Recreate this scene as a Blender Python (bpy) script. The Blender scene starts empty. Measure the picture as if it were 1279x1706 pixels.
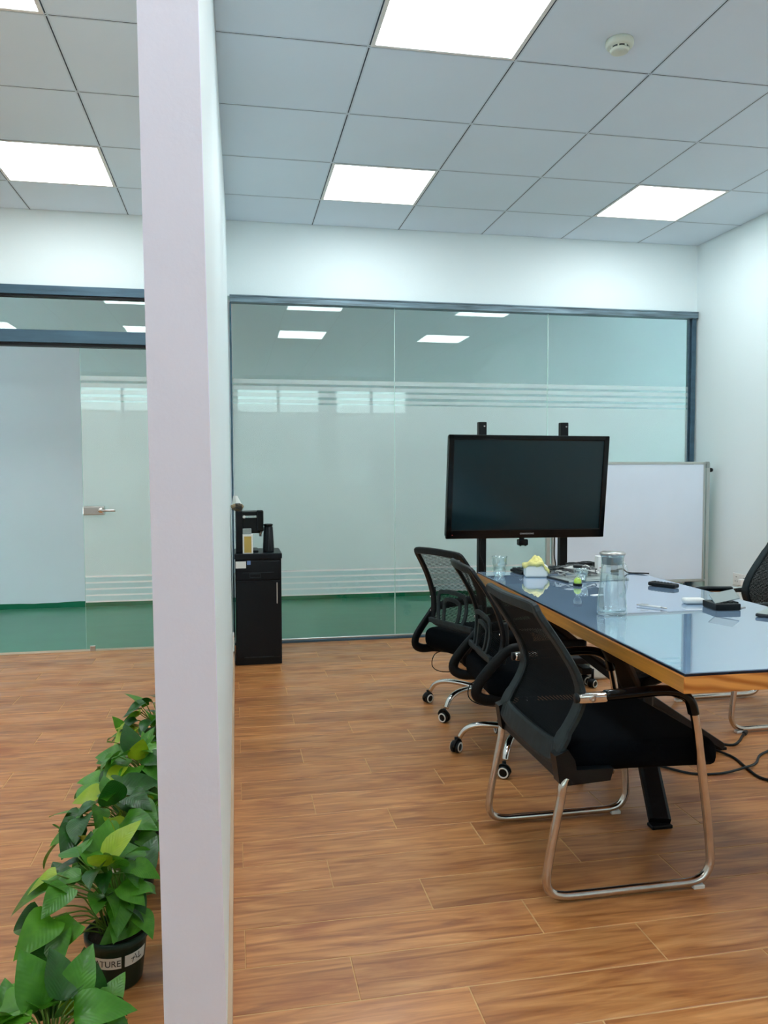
import bpy, bmesh, math, random
from mathutils import Vector, Matrix
random.seed(7)
PI = math.pi
scn = bpy.context.scene
C = scn.collection

# ------------------------------------------------------------------ camera
cam_d = bpy.data.cameras.new('camera'); cam = bpy.data.objects.new('camera', cam_d); C.objects.link(cam)
cam_d.sensor_fit = 'HORIZONTAL'; cam_d.sensor_width = 36.0; cam_d.lens = 1317.29 / 1279 * 36.0
cam_d.clip_start = 0.05
YAW, PIT, ROL = 0.1877, -0.0537, -0.0027
fw = Vector((math.sin(YAW) * math.cos(PIT), math.cos(YAW) * math.cos(PIT), math.sin(PIT)))
r0 = Vector((math.cos(YAW), -math.sin(YAW), 0)); u0 = r0.cross(fw)
rr = math.cos(ROL) * r0 + math.sin(ROL) * u0
uu = -math.sin(ROL) * r0 + math.cos(ROL) * u0
cam.matrix_world = Matrix(((rr.x, uu.x, -fw.x, -0.5469), (rr.y, uu.y, -fw.y, -5.473), (rr.z, uu.z, -fw.z, 1.1997), (0, 0, 0, 1)))
scn.camera = cam

# ------------------------------------------------------------------ world, exposure
w = bpy.data.worlds.new('daylight'); scn.world = w; w.use_nodes = True
bg = w.node_tree.nodes['Background']; bg.inputs[0].default_value = (0.84, 0.94, 1.0, 1); bg.inputs[1].default_value = 13.0
PANEL = 13.0           # emission of the ceiling light panels
scn.view_settings.view_transform = 'Standard'; scn.view_settings.look = 'None'
scn.view_settings.gamma = 1.0; scn.view_settings.use_curve_mapping = False
scn.view_settings.exposure = 0.12
try:
    scn.cycles.max_bounces = 10; scn.cycles.diffuse_bounces = 6; scn.cycles.glossy_bounces = 5
    scn.cycles.transmission_bounces = 8; scn.cycles.transparent_max_bounces = 24
    scn.cycles.sample_clamp_indirect = 6.0; scn.cycles.caustics_reflective = False
except Exception: pass

H = 2.863          # ceiling height
TILE = 0.6; Y0 = 0.5137   # ceiling grid: column k starts at x = 0.6k, row k starts at y = -Y0-0.6k
XR, XL, YB = 2.89, -4.8, -8.7

# ------------------------------------------------------------------ materials
def S(r, g, b):
    f = lambda c: (c / 255 / 12.92) if c <= 10 else ((c / 255 + 0.055) / 1.055) ** 2.4
    return (f(r), f(g), f(b), 1)
def mat(name, col, rough=0.5, metal=0.0, ior=1.45, bump=None, var=None, coat=0, spec=None, trans=0, stretch=(1, 1, 1), emit=None):
    m = bpy.data.materials.new(name); m.use_nodes = True; nt = m.node_tree
    b = nt.nodes['Principled BSDF']; L = nt.links.new
    b.inputs['Base Color'].default_value = col; b.inputs['Roughness'].default_value = rough
    b.inputs['Metallic'].default_value = metal; b.inputs['IOR'].default_value = ior
    b.inputs['Transmission Weight'].default_value = trans; b.inputs['Coat Weight'].default_value = coat; b.inputs['Coat Roughness'].default_value = 0.0; b.inputs['Coat IOR'].default_value = 1.8
    if spec is not None: b.inputs['Specular IOR Level'].default_value = spec
    if emit: b.inputs['Emission Color'].default_value = emit[0]; b.inputs['Emission Strength'].default_value = emit[1]
    if var or bump:
        tc = nt.nodes.new('ShaderNodeTexCoord'); mp = nt.nodes.new('ShaderNodeMapping'); mp.inputs['Scale'].default_value = stretch
        L(tc.outputs['Object'], mp.inputs['Vector'])
    if var:
        n = nt.nodes.new('ShaderNodeTexNoise'); n.inputs['Scale'].default_value = var[0]; n.inputs['Detail'].default_value = 4
        L(mp.outputs[0], n.inputs['Vector'])
        cr = nt.nodes.new('ShaderNodeValToRGB'); L(n.outputs['Fac'], cr.inputs[0])
        k = var[1]
        cr.color_ramp.elements[0].position = 0.3; cr.color_ramp.elements[1].position = 0.7
        cr.color_ramp.elements[0].color = tuple(c * (1 - k) for c in col[:3]) + (1,)
        cr.color_ramp.elements[1].color = tuple(min(1, c * (1 + k)) for c in col[:3]) + (1,)
        L(cr.outputs[0], b.inputs['Base Color'])
    if bump:
        n2 = nt.nodes.new('ShaderNodeTexNoise'); n2.inputs['Scale'].default_value = bump[0]; n2.inputs['Detail'].default_value = 3
        L(mp.outputs[0], n2.inputs['Vector'])
        bp = nt.nodes.new('ShaderNodeBump'); bp.inputs['Strength'].default_value = bump[1]; bp.inputs['Distance'].default_value = 0.003
        L(n2.outputs['Fac'], bp.inputs['Height']); L(bp.outputs[0], b.inputs['Normal'])
    return m

WALL = mat('white_paint', S(232, 243, 244), 0.6, bump=(90, 0.15), var=(0.8, 0.015))
ENDWALL = mat('daylit_white_paint', S(238, 236, 252), 0.6, bump=(120, 0.1), var=(2, 0.02))  # wall paint with the lavender daylight on the end face put into its colour
CEIL = mat('ceiling_tile_grey', S(222, 236, 247), 0.6, bump=(300, 0.1), var=(1.2, 0.02))
GRIDM = mat('grid_flange', S(210, 224, 234), 0.5)
GROOVE = mat('grid_groove', S(30, 46, 62), 0.6)
DARKF = mat('blue_grey_frame', S(66, 92, 108), 0.4, 0.3, var=(3, 0.2), stretch=(1, 8, 8))
FRAME = mat('worn_grey_frame', S(108, 128, 138), 0.4, 0.3, var=(7, 0.5), stretch=(.6, 8, 8))
GREEN = mat('green_floor_paint', S(70, 128, 100), 0.3, var=(3, 0.08), bump=(8, 0.1))
GREENB = mat('dark_green_band_paint', S(0, 105, 72), 0.4, var=(6, 0.12))
CORR = mat('corridor_paint', S(244, 241, 250), 0.6, var=(1, 0.02))
BLACK = mat('black_plastic', S(6, 13, 17), 0.42, spec=.3, bump=(220, 0.15))
GREYPL = mat('dusty_black_plastic', S(34, 44, 47), 0.55, spec=.3, var=(30, 0.25))
BLACKG = mat('gloss_black_plastic', S(5, 12, 16), 0.12, spec=.35)
BLACKM = mat('black_powder_coat', S(5, 9, 13), 0.5, 0.0, spec=.3, bump=(150, 0.15))
CABM = mat('black_painted_metal', S(7, 16, 22), 0.35, spec=.3, var=(3, 0.1))
FABRIC = mat('black_fabric', S(4, 9, 14), 0.95, spec=.1, bump=(500, 0.5))
CHROME = mat('chrome', S(225, 222, 218), 0.12, 1.0, bump=(40, 0.05))
WCHROME = mat('worn_chrome', S(205, 198, 190), 0.2, 1.0, var=(25, 0.12), bump=(60, 0.1))
WHITEP = mat('white_plastic', S(232, 232, 228), 0.4)
BOARD = mat('whiteboard_surface', S(224, 236, 250), 0.25, var=(2.5, 0.025))
ALU = mat('aluminium', S(196, 200, 196), 0.35, 0.8)
SCREEN = mat('tv_screen', S(16, 40, 46), 0.16)
PAPER = mat('white_paper', S(238, 238, 234), 0.8)
YELLOW = mat('pale_yellow_wrap', S(232, 220, 140), 0.6, var=(30, 0.25), bump=(60, 0.6))
GOLD = mat('gold_card', S(196, 168, 88), 0.4, 0.2)
NEON = mat('neon_yellow_sand', S(205, 235, 30), 0.7)
SOIL = mat('dark_soil', S(38, 28, 20), 0.95, bump=(60, 1), var=(50, 0.5))
POTM = mat('dark_green_pot', S(22, 52, 42), 0.35, var=(5, 0.15))
STEM = mat('green_stem', S(98, 130, 50), 0.5)
SKIRT = mat('tan_skirting', S(200, 168, 138), 0.4, var=(4, 0.12))
GREYP = mat('grey_card', S(150, 160, 158), 0.6)
SMOKE = mat('ivory_plastic', S(212, 220, 206), 0.45)
STEEL = mat('brushed_steel', S(190, 186, 182), 0.28, 1.0, bump=(80, 0.1))
BAG = mat('woven_brown_pouch', S(150, 130, 100), 0.8, var=(60, 0.5), bump=(60, 0.6))
CLOTH = mat('white_cloth', S(225, 228, 222), 0.9, bump=(40, 0.5))
DIFF = mat('panel_diffuser', (1, 1, 1, 1), 0.5, emit=((0.90, 0.975, 1.0, 1), PANEL))
BLUE = mat('blue_sticker', S(110, 140, 190), 0.6)
INK = mat('dark_ink', S(50, 54, 58), 0.7)
LOGO = mat('silver_print', S(205, 210, 215), 0.3, 0.5)
RED = mat('red_led', S(150, 40, 35), 0.4)
TOPM = mat('blue_grey_table_top', S(138, 166, 196), 0.02, ior=2.3, coat=1, var=(0.9, 0.02))
EDGE = mat('dark_glass_edge', S(14, 24, 44), 0.15)

def thin_glass(name, tint, refl=1.0, ior=1.5, rough=0.0, minr=0.0):
    m = bpy.data.materials.new(name); m.use_nodes = True; nt = m.node_tree; nt.nodes.clear(); L = nt.links.new
    o = nt.nodes.new('ShaderNodeOutputMaterial'); mx = nt.nodes.new('ShaderNodeMixShader')
    t = nt.nodes.new('ShaderNodeBsdfTransparent'); t.inputs[0].default_value = tint
    g = nt.nodes.new('ShaderNodeBsdfGlossy'); g.inputs['Roughness'].default_value = rough; g.inputs['Color'].default_value = (0.92, 1, 0.98, 1)
    lw = nt.nodes.new('ShaderNodeLayerWeight'); lw.inputs[0].default_value = 0.5
    f = nt.nodes.new('ShaderNodeMath'); f.operation = 'POWER'; f.inputs[1].default_value = 5.0; L(lw.outputs['Facing'], f.inputs[0])
    f2 = nt.nodes.new('ShaderNodeMath'); f2.operation = 'MULTIPLY_ADD'; f2.inputs[1].default_value = 0.95; f2.inputs[2].default_value = ((ior - 1) / (ior + 1)) ** 2; L(f.outputs[0], f2.inputs[0]); f = f2
    mu = nt.nodes.new('ShaderNodeMath'); mu.operation = 'MULTIPLY_ADD'; mu.inputs[1].default_value = refl; mu.inputs[2].default_value = minr; mu.use_clamp = True
    L(f.outputs[0], mu.inputs[0]); L(mu.outputs[0], mx.inputs[0]); L(t.outputs[0], mx.inputs[1]); L(g.outputs[0], mx.inputs[2]); L(mx.outputs[0], o.inputs[0])
    return m
GLASS = thin_glass('wall_glass', (0.935, 1.0, 0.975, 1), 1.0)   # two faces per pane
EDGEG = mat('polished_glass_edge', S(200, 225, 218), 0.25)
VESSEL = thin_glass('clear_vessel_glass', (0.93, 0.96, 0.97, 1), 1.6, 1.5, 0.03, 0.06)
def film(name, fac, col=(0.86, 0.93, 0.91, 1)):
    m = bpy.data.materials.new(name); m.use_nodes = True; nt = m.node_tree; nt.nodes.clear(); L = nt.links.new
    o = nt.nodes.new('ShaderNodeOutputMaterial'); mx = nt.nodes.new('ShaderNodeMixShader'); mx.inputs[0].default_value = fac
    t = nt.nodes.new('ShaderNodeBsdfTransparent'); a = nt.nodes.new('ShaderNodeBsdfDiffuse'); b = nt.nodes.new('ShaderNodeBsdfTranslucent')
    a.inputs[0].default_value = col; b.inputs[0].default_value = col
    m2 = nt.nodes.new('ShaderNodeMixShader'); m2.inputs[0].default_value = 0.12; L(a.outputs[0], m2.inputs[1]); L(b.outputs[0], m2.inputs[2])
    L(t.outputs[0], mx.inputs[1]); L(m2.outputs[0], mx.inputs[2]); L(mx.outputs[0], o.inputs[0])
    return m
FILM = film('frosted_film', 0.22, (0.93, 1.0, 0.98, 1)); FILML = film('frosted_line_film', 0.9, (1, 1, 1, 1))
BLIND = film('window_film', 0.8, (0.8, 0.83, 0.85, 1)); BLIND2 = film('window_dimming_film', 0.3, (0.8, 0.83, 0.85, 1)); BAGCLEAR = film('clear_plastic_bag', 0.10, (0.75, 0.78, 0.8, 1))
def mesh_cloth(name, scale, fill, axis='stripe'):
    m = bpy.data.materials.new(name); m.use_nodes = True; nt = m.node_tree; L = nt.links.new
    b = nt.nodes['Principled BSDF']; b.inputs['Base Color'].default_value = S(7, 15, 19); b.inputs['Roughness'].default_value = 0.8; b.inputs['Specular IOR Level'].default_value = 0.15
    o = nt.nodes['Material Output']; t = nt.nodes.new('ShaderNodeBsdfTransparent'); mx = nt.nodes.new('ShaderNodeMixShader')
    tc = nt.nodes.new('ShaderNodeTexCoord'); sp = nt.nodes.new('ShaderNodeSeparateXYZ'); L(tc.outputs['Object'], sp.inputs[0])
    def sinw(src, k, add=None):
        a = nt.nodes.new('ShaderNodeMath'); a.operation = 'MULTIPLY'; a.inputs[1].default_value = k; L(src, a.inputs[0]); last = a.outputs[0]
        if add is not None:
            c = nt.nodes.new('ShaderNodeMath'); c.operation = 'ADD'; L(last, c.inputs[0]); L(add, c.inputs[1]); last = c.outputs[0]
        s = nt.nodes.new('ShaderNodeMath'); s.operation = 'SINE'; L(last, s.inputs[0]); return s.outputs[0]
    sy = sinw(sp.outputs[1], scale)
    sc = nt.nodes.new('ShaderNodeMath'); sc.operation = 'MULTIPLY'; sc.inputs[1].default_value = 0.8; L(sy, sc.inputs[0])
    sz = sinw(sp.outputs[2], scale * 0.9, sc.outputs[0])
    g = nt.nodes.new('ShaderNodeMath'); g.operation = 'GREATER_THAN'; g.inputs[1].default_value = fill; L(sz, g.inputs[0])
    L(g.outputs[0], mx.inputs[0]); L(b.outputs[0], mx.inputs[1]); L(t.outputs[0], mx.inputs[2]); L(mx.outputs[0], o.inputs[0])
    return m
MESHC = mesh_cloth('open_black_mesh', 1100, 0.25); MESHD = mesh_cloth('dense_black_mesh', 1100, 0.985)

def wood_tile():
    m = bpy.data.materials.new('wood_look_floor_tile'); m.use_nodes = True; nt = m.node_tree; L = nt.links.new
    b = nt.nodes['Principled BSDF']; N = nt.nodes.new; b.inputs['IOR'].default_value = 1.58
    ge = N('ShaderNodeNewGeometry'); oi = N('ShaderNodeObjectInfo')
    off = N('ShaderNodeVectorMath'); off.operation = 'MULTIPLY_ADD'
    cx = N('ShaderNodeCombineXYZ')
    for k, s in enumerate((37.0, 11.0, 5.0)):
        q = N('ShaderNodeMath'); q.operation = 'MULTIPLY'; q.inputs[1].default_value = s; L(oi.outputs['Random'], q.inputs[0]); L(q.outputs[0], cx.inputs[k])
    ad = N('ShaderNodeVectorMath'); ad.operation = 'ADD'; L(ge.outputs['Position'], ad.inputs[0]); L(cx.outputs[0], ad.inputs[1])
    mp = N('ShaderNodeMapping'); mp.inputs['Scale'].default_value = (1.6, 14, 1); L(ad.outputs[0], mp.inputs[0])
    n1 = N('ShaderNodeTexNoise'); n1.inputs['Scale'].default_value = 2.2; n1.inputs['Detail'].default_value = 8; n1.inputs['Distortion'].default_value = 1.2; L(mp.outputs[0], n1.inputs[0])
    cr = N('ShaderNodeValToRGB'); L(n1.outputs[0], cr.inputs[0])
    e = cr.color_ramp.elements; e[0].position = 0.3; e[0].color = S(152, 90, 46); e[1].position = 0.72; e[1].color = S(212, 149, 92)
    e2 = e.new(0.5); e2.color = S(188, 123, 69)
    mp2 = N('ShaderNodeMapping'); mp2.inputs['Scale'].default_value = (3, 60, 1); L(ad.outputs[0], mp2.inputs[0])
    n2 = N('ShaderNodeTexNoise'); n2.inputs['Scale'].default_value = 3; n2.inputs['Detail'].default_value = 5; L(mp2.outputs[0], n2.inputs[0])
    mx = N('ShaderNodeMix'); mx.data_type = 'RGBA'; mx.blend_type = 'MULTIPLY'; mx.inputs[0].default_value = 0.35
    r2 = N('ShaderNodeMapRange'); r2.inputs[1].default_value = 0.35; r2.inputs[2].default_value = 0.65; r2.inputs[3].default_value = 0.8; r2.inputs[4].default_value = 1.12; L(n2.outputs[0], r2.inputs[0])
    L(cr.outputs[0], mx.inputs[6]); L(r2.outputs[0], mx.inputs[7])
    # reddish worn stains
    n3 = N('ShaderNodeTexNoise'); n3.inputs['Scale'].default_value = 3.5; n3.inputs['Detail'].default_value = 6
    mp3 = N('ShaderNodeMapping'); mp3.inputs['Scale'].default_value = (1, 2.2, 1); L(ge.outputs['Position'], mp3.inputs[0]); L(mp3.outputs[0], n3.inputs[0])
    r3 = N('ShaderNodeMapRange'); r3.inputs[1].default_value = 0.56; r3.inputs[2].default_value = 0.72; r3.inputs[3].default_value = 0; r3.inputs[4].default_value = 0.6; L(n3.outputs[0], r3.inputs[0])
    mx3 = N('ShaderNodeMix'); mx3.data_type = 'RGBA'; L(r3.outputs[0], mx3.inputs[0]); L(mx.outputs[2], mx3.inputs[6]); mx3.inputs[7].default_value = S(140, 70, 38)
    # per-tile tone
    hs = N('ShaderNodeHueSaturation'); r4 = N('ShaderNodeMapRange'); r4.inputs[3].default_value = 0.86; r4.inputs[4].default_value = 1.1; L(oi.outputs['Random'], r4.inputs[0]); L(r4.outputs[0], hs.inputs['Value'])
    L(mx3.outputs[2], hs.inputs['Color']); L(hs.outputs[0], b.inputs['Base Color'])
    r5 = N('ShaderNodeMapRange'); r5.inputs[1].default_value = 0.3; r5.inputs[2].default_value = 0.7; r5.inputs[3].default_value = 0.28; r5.inputs[4].default_value = 0.46; L(n3.outputs[0], r5.inputs[0]); L(r5.outputs[0], b.inputs['Roughness'])
    bp = N('ShaderNodeBump'); bp.inputs['Strength'].default_value = 0.12; bp.inputs['Distance'].default_value = 0.002; L(n2.outputs[0], bp.inputs['Height']); L(bp.outputs[0], b.inputs['Normal'])
    return m
WOODT = wood_tile()
GROUT = mat('pale_grout', S(212, 168, 116), 0.8, var=(20, 0.1))
def pine(name, mul):
    m = bpy.data.materials.new(name); m.use_nodes = True; nt = m.node_tree; L = nt.links.new; N = nt.nodes.new
    b = nt.nodes['Principled BSDF']; tc = N('ShaderNodeTexCoord'); mp = N('ShaderNodeMapping'); mp.inputs['Scale'].default_value = mul; L(tc.outputs['Object'], mp.inputs[0])
    wv = N('ShaderNodeTexWave'); wv.wave_type = 'RINGS'; wv.rings_direction = 'Y'; wv.inputs['Scale'].default_value = 5; wv.inputs['Distortion'].default_value = 5; wv.inputs['Detail'].default_value = 2; wv.inputs['Detail Scale'].default_value = 0.8; L(mp.outputs[0], wv.inputs[0])
    cr = N('ShaderNodeValToRGB'); L(wv.outputs[0], cr.inputs[0]); e = cr.color_ramp.elements
    e[0].color = S(176, 102, 38); e[1].color = S(226, 154, 78); e[1].position = 0.8
    L(cr.outputs[0], b.inputs['Base Color']); b.inputs['Roughness'].default_value = 0.35
    return m
PINE_END = pine('pine_end_grain', (1.0, 0.3, 2.2)); PINE_SIDE = mat('pine_long_grain', S(196, 134, 54), 0.35, var=(5, 0.22), stretch=(8, .5, 14))
def leafmat(name, c1, c2):
    m = bpy.data.materials.new(name); m.use_nodes = True; nt = m.node_tree; L = nt.links.new; N = nt.nodes.new
    b = nt.nodes['Principled BSDF']; b.inputs['Roughness'].default_value = 0.33
    b.inputs['Subsurface Weight'].default_value = 0.0
    tc = N('ShaderNodeTexCoord'); sp = N('ShaderNodeSeparateXYZ'); L(tc.outputs['Object'], sp.inputs[0])
    ab = N('ShaderNodeMath'); ab.operation = 'ABSOLUTE'; L(sp.outputs[1], ab.inputs[0])
    ml = N('ShaderNodeMath'); ml.operation = 'MULTIPLY_ADD'; ml.inputs[1].default_value = -1.2; L(ab.outputs[0], ml.inputs[0]); L(sp.outputs[0], ml.inputs[2])
    m2 = N('ShaderNodeMath'); m2.operation = 'MULTIPLY'; m2.inputs[1].default_value = 520; L(ml.outputs[0], m2.inputs[0])
    sn = N('ShaderNodeMath'); sn.operation = 'SINE'; L(m2.outputs[0], sn.inputs[0])
    n = N('ShaderNodeTexNoise'); n.inputs['Scale'].default_value = 30; L(tc.outputs['Object'], n.inputs[0])
    mx = N('ShaderNodeMix'); mx.data_type = 'RGBA'; L(n.outputs[0], mx.inputs[0]); mx.inputs[6].default_value = c1; mx.inputs[7].default_value = c2
    L(mx.outputs[2], b.inputs['Base Color'])
    bp = N('ShaderNodeBump'); bp.inputs['Strength'].default_value = 0.12; bp.inputs['Distance'].default_value = 0.001; L(sn.outputs[0], bp.inputs['Height']); L(bp.outputs[0], b.inputs['Normal'])
    tl = N('ShaderNodeBsdfTranslucent'); L(mx.outputs[2], tl.inputs[0]); ms = N('ShaderNodeMixShader'); ms.inputs[0].default_value = 0.22
    o = nt.nodes['Material Output']; L(b.outputs[0], ms.inputs[1]); L(tl.outputs[0], ms.inputs[2]); L(ms.outputs[0], o.inputs[0])
    return m
LEAF = [leafmat('green_leaf', S(38, 100, 18), S(84, 150, 36)), leafmat('deep_green_leaf', S(18, 66, 20), S(44, 104, 30)),
        leafmat('mid_green_leaf', S(52, 118, 24), S(100, 164, 44)), leafmat('yellow_green_leaf', S(120, 158, 22), S(168, 190, 40))]

# ------------------------------------------------------------------ mesh helpers
def finish(name, bm, m, parent=None, smooth=False, recalc=True):
    me = bpy.data.meshes.new(name)
    if recalc: bmesh.ops.recalc_face_normals(bm, faces=bm.faces)
    bm.to_mesh(me); bm.free()
    for q in (m if isinstance(m, (list, tuple)) else [m]): me.materials.append(q)
    if smooth: me.polygons.foreach_set('use_smooth', [True] * len(me.polygons))
    o = bpy.data.objects.new(name, me); C.objects.link(o)
    if parent: o.parent = parent
    return o
def box(bm, c, d, bev=0, seg=1, rot=None, mi=0, taper=None):
    r = bmesh.ops.create_cube(bm, size=1.0); vs = r['verts']
    for v in vs:
        k = (taper if taper and v.co.z > 0 else 1.0)
        v.co = Vector((v.co.x * d[0] * k, v.co.y * d[1] * k, v.co.z * d[2]))
    fs = list({f for v in vs for f in v.link_faces})
    if bev > 0:
        es = list({e for v in vs for e in v.link_edges})
        rb = bmesh.ops.bevel(bm, geom=es, offset=bev, segments=seg, profile=0.5, affect='EDGES')
        vs = list({v for f in rb['faces'] for v in f.verts} | {v for v in vs if v.is_valid})
        fs = list({f for v in vs for f in v.link_faces})
    for f in fs: f.material_index = mi
    M = Matrix.Translation(Vector(c))
    if rot is not None: M = M @ (rot if isinstance(rot, Matrix) else Matrix.Rotation(rot, 4, 'Z'))
    bmesh.ops.transform(bm, matrix=M, verts=vs)
    return vs
def boxes(name, lst, m, parent=None, smooth=False):
    bm = bmesh.new()
    for a in lst: box(bm, *a[:2], **(a[2] if len(a) > 2 else {}))
    return finish(name, bm, m, parent, smooth)
def bx(name, c, d, m, parent=None, bev=0.0, seg=1, rot=None, smooth=False, taper=None):
    bm = bmesh.new(); box(bm, c, d, bev, seg, rot, taper=taper); return finish(name, bm, m, parent, smooth)
def lo_hi(name, lo, hi, m, parent=None, bev=0.0, seg=1):
    return bx(name, [(a + b) / 2 for a, b in zip(lo, hi)], [b - a for a, b in zip(lo, hi)], m, parent, bev, seg)
def lathe(bm, prof, c=(0, 0, 0), n=20, M=None, mi=0, cap=True):
    rings = []
    for r, z in prof:
        if r < 1e-6: rings.append([bm.verts.new((0, 0, z))]); continue
        rings.append([bm.verts.new((r * math.cos(2 * PI * k / n), r * math.sin(2 * PI * k / n), z)) for k in range(n)])
    fs = []
    for a, b in zip(rings, rings[1:]):
        for k in range(n):
            q = (k + 1) % n
            if len(a) == 1 and len(b) == 1: continue
            if len(a) == 1: fs.append(bm.faces.new((a[0], b[k], b[q])))
            elif len(b) == 1: fs.append(bm.faces.new((a[k], a[q], b[0])))
            else: fs.append(bm.faces.new((a[k], a[q], b[q], b[k])))
    if cap:
        for rg in (rings[0], rings[-1]):
            if len(rg) > 2: fs.append(bm.faces.new(rg))
    for f in fs: f.material_index = mi
    T = Matrix.Translation(Vector(c)) @ (M if M is not None else Matrix())
    bmesh.ops.transform(bm, matrix=T, verts=[v for rg in rings for v in rg])
def lat(name, prof, c, m, parent=None, n=20, M=None, cap=True, smooth=True):
    bm = bmesh.new(); lathe(bm, prof, c, n, M, cap=cap); return finish(name, bm, m, parent, smooth)
def catmull(p, n=6, closed=False):
    P = [Vector(q) for q in p]; out = []; L = len(P)
    for i in range(L if closed else L - 1):
        if closed: a, b, c, d = P[(i - 1) % L], P[i], P[(i + 1) % L], P[(i + 2) % L]
        else: a, b, c, d = P[max(i - 1, 0)], P[i], P[i + 1], P[min(i + 2, L - 1)]
        for k in range(n):
            t = k / n
            out.append(0.5 * ((2 * b) + (c - a) * t + (2 * a - 5 * b + 4 * c - d) * t * t + (3 * b - a - 3 * c + d) * t ** 3))
    if not closed: out.append(P[-1])
    return out
def sweep(bm, path, ra, rb=None, ref=None, n=8, closed=False, cap=True, square=False, mi=0):
    """ra: radius along the side axis, rb: radius along the other; both may be functions of t in 0..1"""
    P = [Vector(q) for q in path]; L = len(P); rb = ra if rb is None else rb
    fa = ra if callable(ra) else (lambda t: ra); fb = rb if callable(rb) else (lambda t: rb)
    rings = []; prev = None
    for i, p in enumerate(P):
        if closed: t = P[(i + 1) % L] - P[(i - 1) % L]
        else: t = P[min(i + 1, L - 1)] - P[max(i - 1, 0)]
        t.normalize()
        if ref is not None:
            s = Vector(ref).cross(t)
            if s.length < 1e-4: s = prev if prev is not None else Vector((1, 0, 0)).cross(t)
        else:
            s = prev if prev is not None else (Vector((0, 0, 1)).cross(t) if abs(t.z) < 0.9 else Vector((1, 0, 0)).cross(t))
            s = s - t * s.dot(t)
        s.normalize(); prev = s; o = t.cross(s)
        u = i / max(1, L - 1); a, b = fa(u), fb(u); ring = []
        if square:
            k = 0.72
            for x, y in ((1, k), (k, 1), (-k, 1), (-1, k), (-1, -k), (-k, -1), (k, -1), (1, -k)): ring.append(bm.verts.new(p + s * a * x + o * b * y))
        else:
            for k in range(n): ring.append(bm.verts.new(p + s * a * math.cos(2 * PI * k / n) + o * b * math.sin(2 * PI * k / n)))
        rings.append(ring)
    nn = len(rings[0])
    for i in range(L if closed else L - 1):
        a, b = rings[i], rings[(i + 1) % L]
        for k in range(nn): bm.faces.new((a[k], a[(k + 1) % nn], b[(k + 1) % nn], b[k])).material_index = mi
    if cap and not closed:
        bm.faces.new(rings[0]); bm.faces.new(rings[-1])
def tube(name, pts, r, m, parent=None, smooth_n=5, rb=None, ref=None, n=8, closed=False, square=False):
    bm = bmesh.new(); path = catmull(pts, smooth_n, closed) if smooth_n > 1 else pts
    sweep(bm, path, r, rb, ref, n, closed, square=square); return finish(name, bm, m, parent, not square)
def rod(bm, a, b, w, h=None):
    sweep(bm, [a, b], w / 2, (h or w) / 2, ref=(0, 0, 1) if abs((Vector(b) - Vector(a)).normalized().z) < 0.95 else (1, 0, 0), square=True)
def thing(name, label, cat, loc=(0, 0, 0), rz=0, group=None):
    o = bpy.data.objects.new(name, None); C.objects.link(o); o.empty_display_size = 0.05
    o.location = loc; o.rotation_euler = (0, 0, rz); o['label'] = label; o['category'] = cat
    if group: o['group'] = group
    return o
def tag(o, label, cat, group=None):
    o['label'] = label; o['category'] = cat
    if group: o['group'] = group
    return o
def struct(o): o['kind'] = 'structure'; return o
def copy_part(src, parent, loc=(0, 0, 0), rot=None, scale=None):
    c = src.copy(); C.objects.link(c); c.parent = parent; c.location = loc
    if rot: c.rotation_euler = rot
    if scale: c.scale = scale
    return c
def dup(root, loc, rz, label):
    r = root.copy(); C.objects.link(r); r.location = loc; r.rotation_euler = (0, 0, rz); r['label'] = label
    for ch in root.children:
        c = ch.copy(); C.objects.link(c); c.parent = r
        for g in ch.children:
            d = g.copy(); C.objects.link(d); d.parent = c
    return r
def text(name, s, size, m, parent, M, extrude=0.0004, bend=None):
    cu = bpy.data.curves.new(name, 'FONT'); cu.body = s; cu.size = size; cu.extrude = extrude; cu.align_x = 'CENTER'; cu.align_y = 'CENTER'
    t = bpy.data.objects.new(name, cu); C.objects.link(t)
    dg = bpy.context.evaluated_depsgraph_get(); me = bpy.data.meshes.new_from_object(t.evaluated_get(dg))
    bpy.data.objects.remove(t); me.materials.clear(); me.materials.append(m)
    if bend:
        for v in me.vertices:
            a = v.co.x / bend; v.co = Vector((math.sin(a) * (bend + v.co.z), v.co.y, math.cos(a) * (bend + v.co.z) - bend))
    me.transform(M); o = bpy.data.objects.new(name, me); C.objects.link(o); o.parent = parent; return o

# ------------------------------------------------------------------ floor (wood-look tiles, laid in thirds)
PX0 = -0.575
fl = struct(lo_hi('floor', (XL, YB, -0.08), (XR, 0.045, -0.0011), GROUT))
PL, PWR, PWL = 0.762, 0.1645, 0.162
def plank_mesh(pw):
    bm = bmesh.new(); a, b = PL / 2 - 0.0018, pw / 2 - 0.0018; e = 0.0012
    lo = [bm.verts.new((x, y, -0.0014)) for x, y in ((-a, -b), (a, -b), (a, b), (-a, b))]
    md = [bm.verts.new((x, y, -0.0007)) for x, y in ((-a, -b), (a, -b), (a, b), (-a, b))]
    hi = [bm.verts.new((x, y, 0)) for x, y in ((-a + e, -b + e), (a - e, -b + e), (a - e, b - e), (-a + e, b - e))]
    for p, q in ((lo, md), (md, hi)):
        for k in range(4): bm.faces.new((p[k], p[(k + 1) % 4], q[(k + 1) % 4], q[k]))
    bm.faces.new(hi); return bm
pk_r = None; pk_l = None; rest = []
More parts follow.
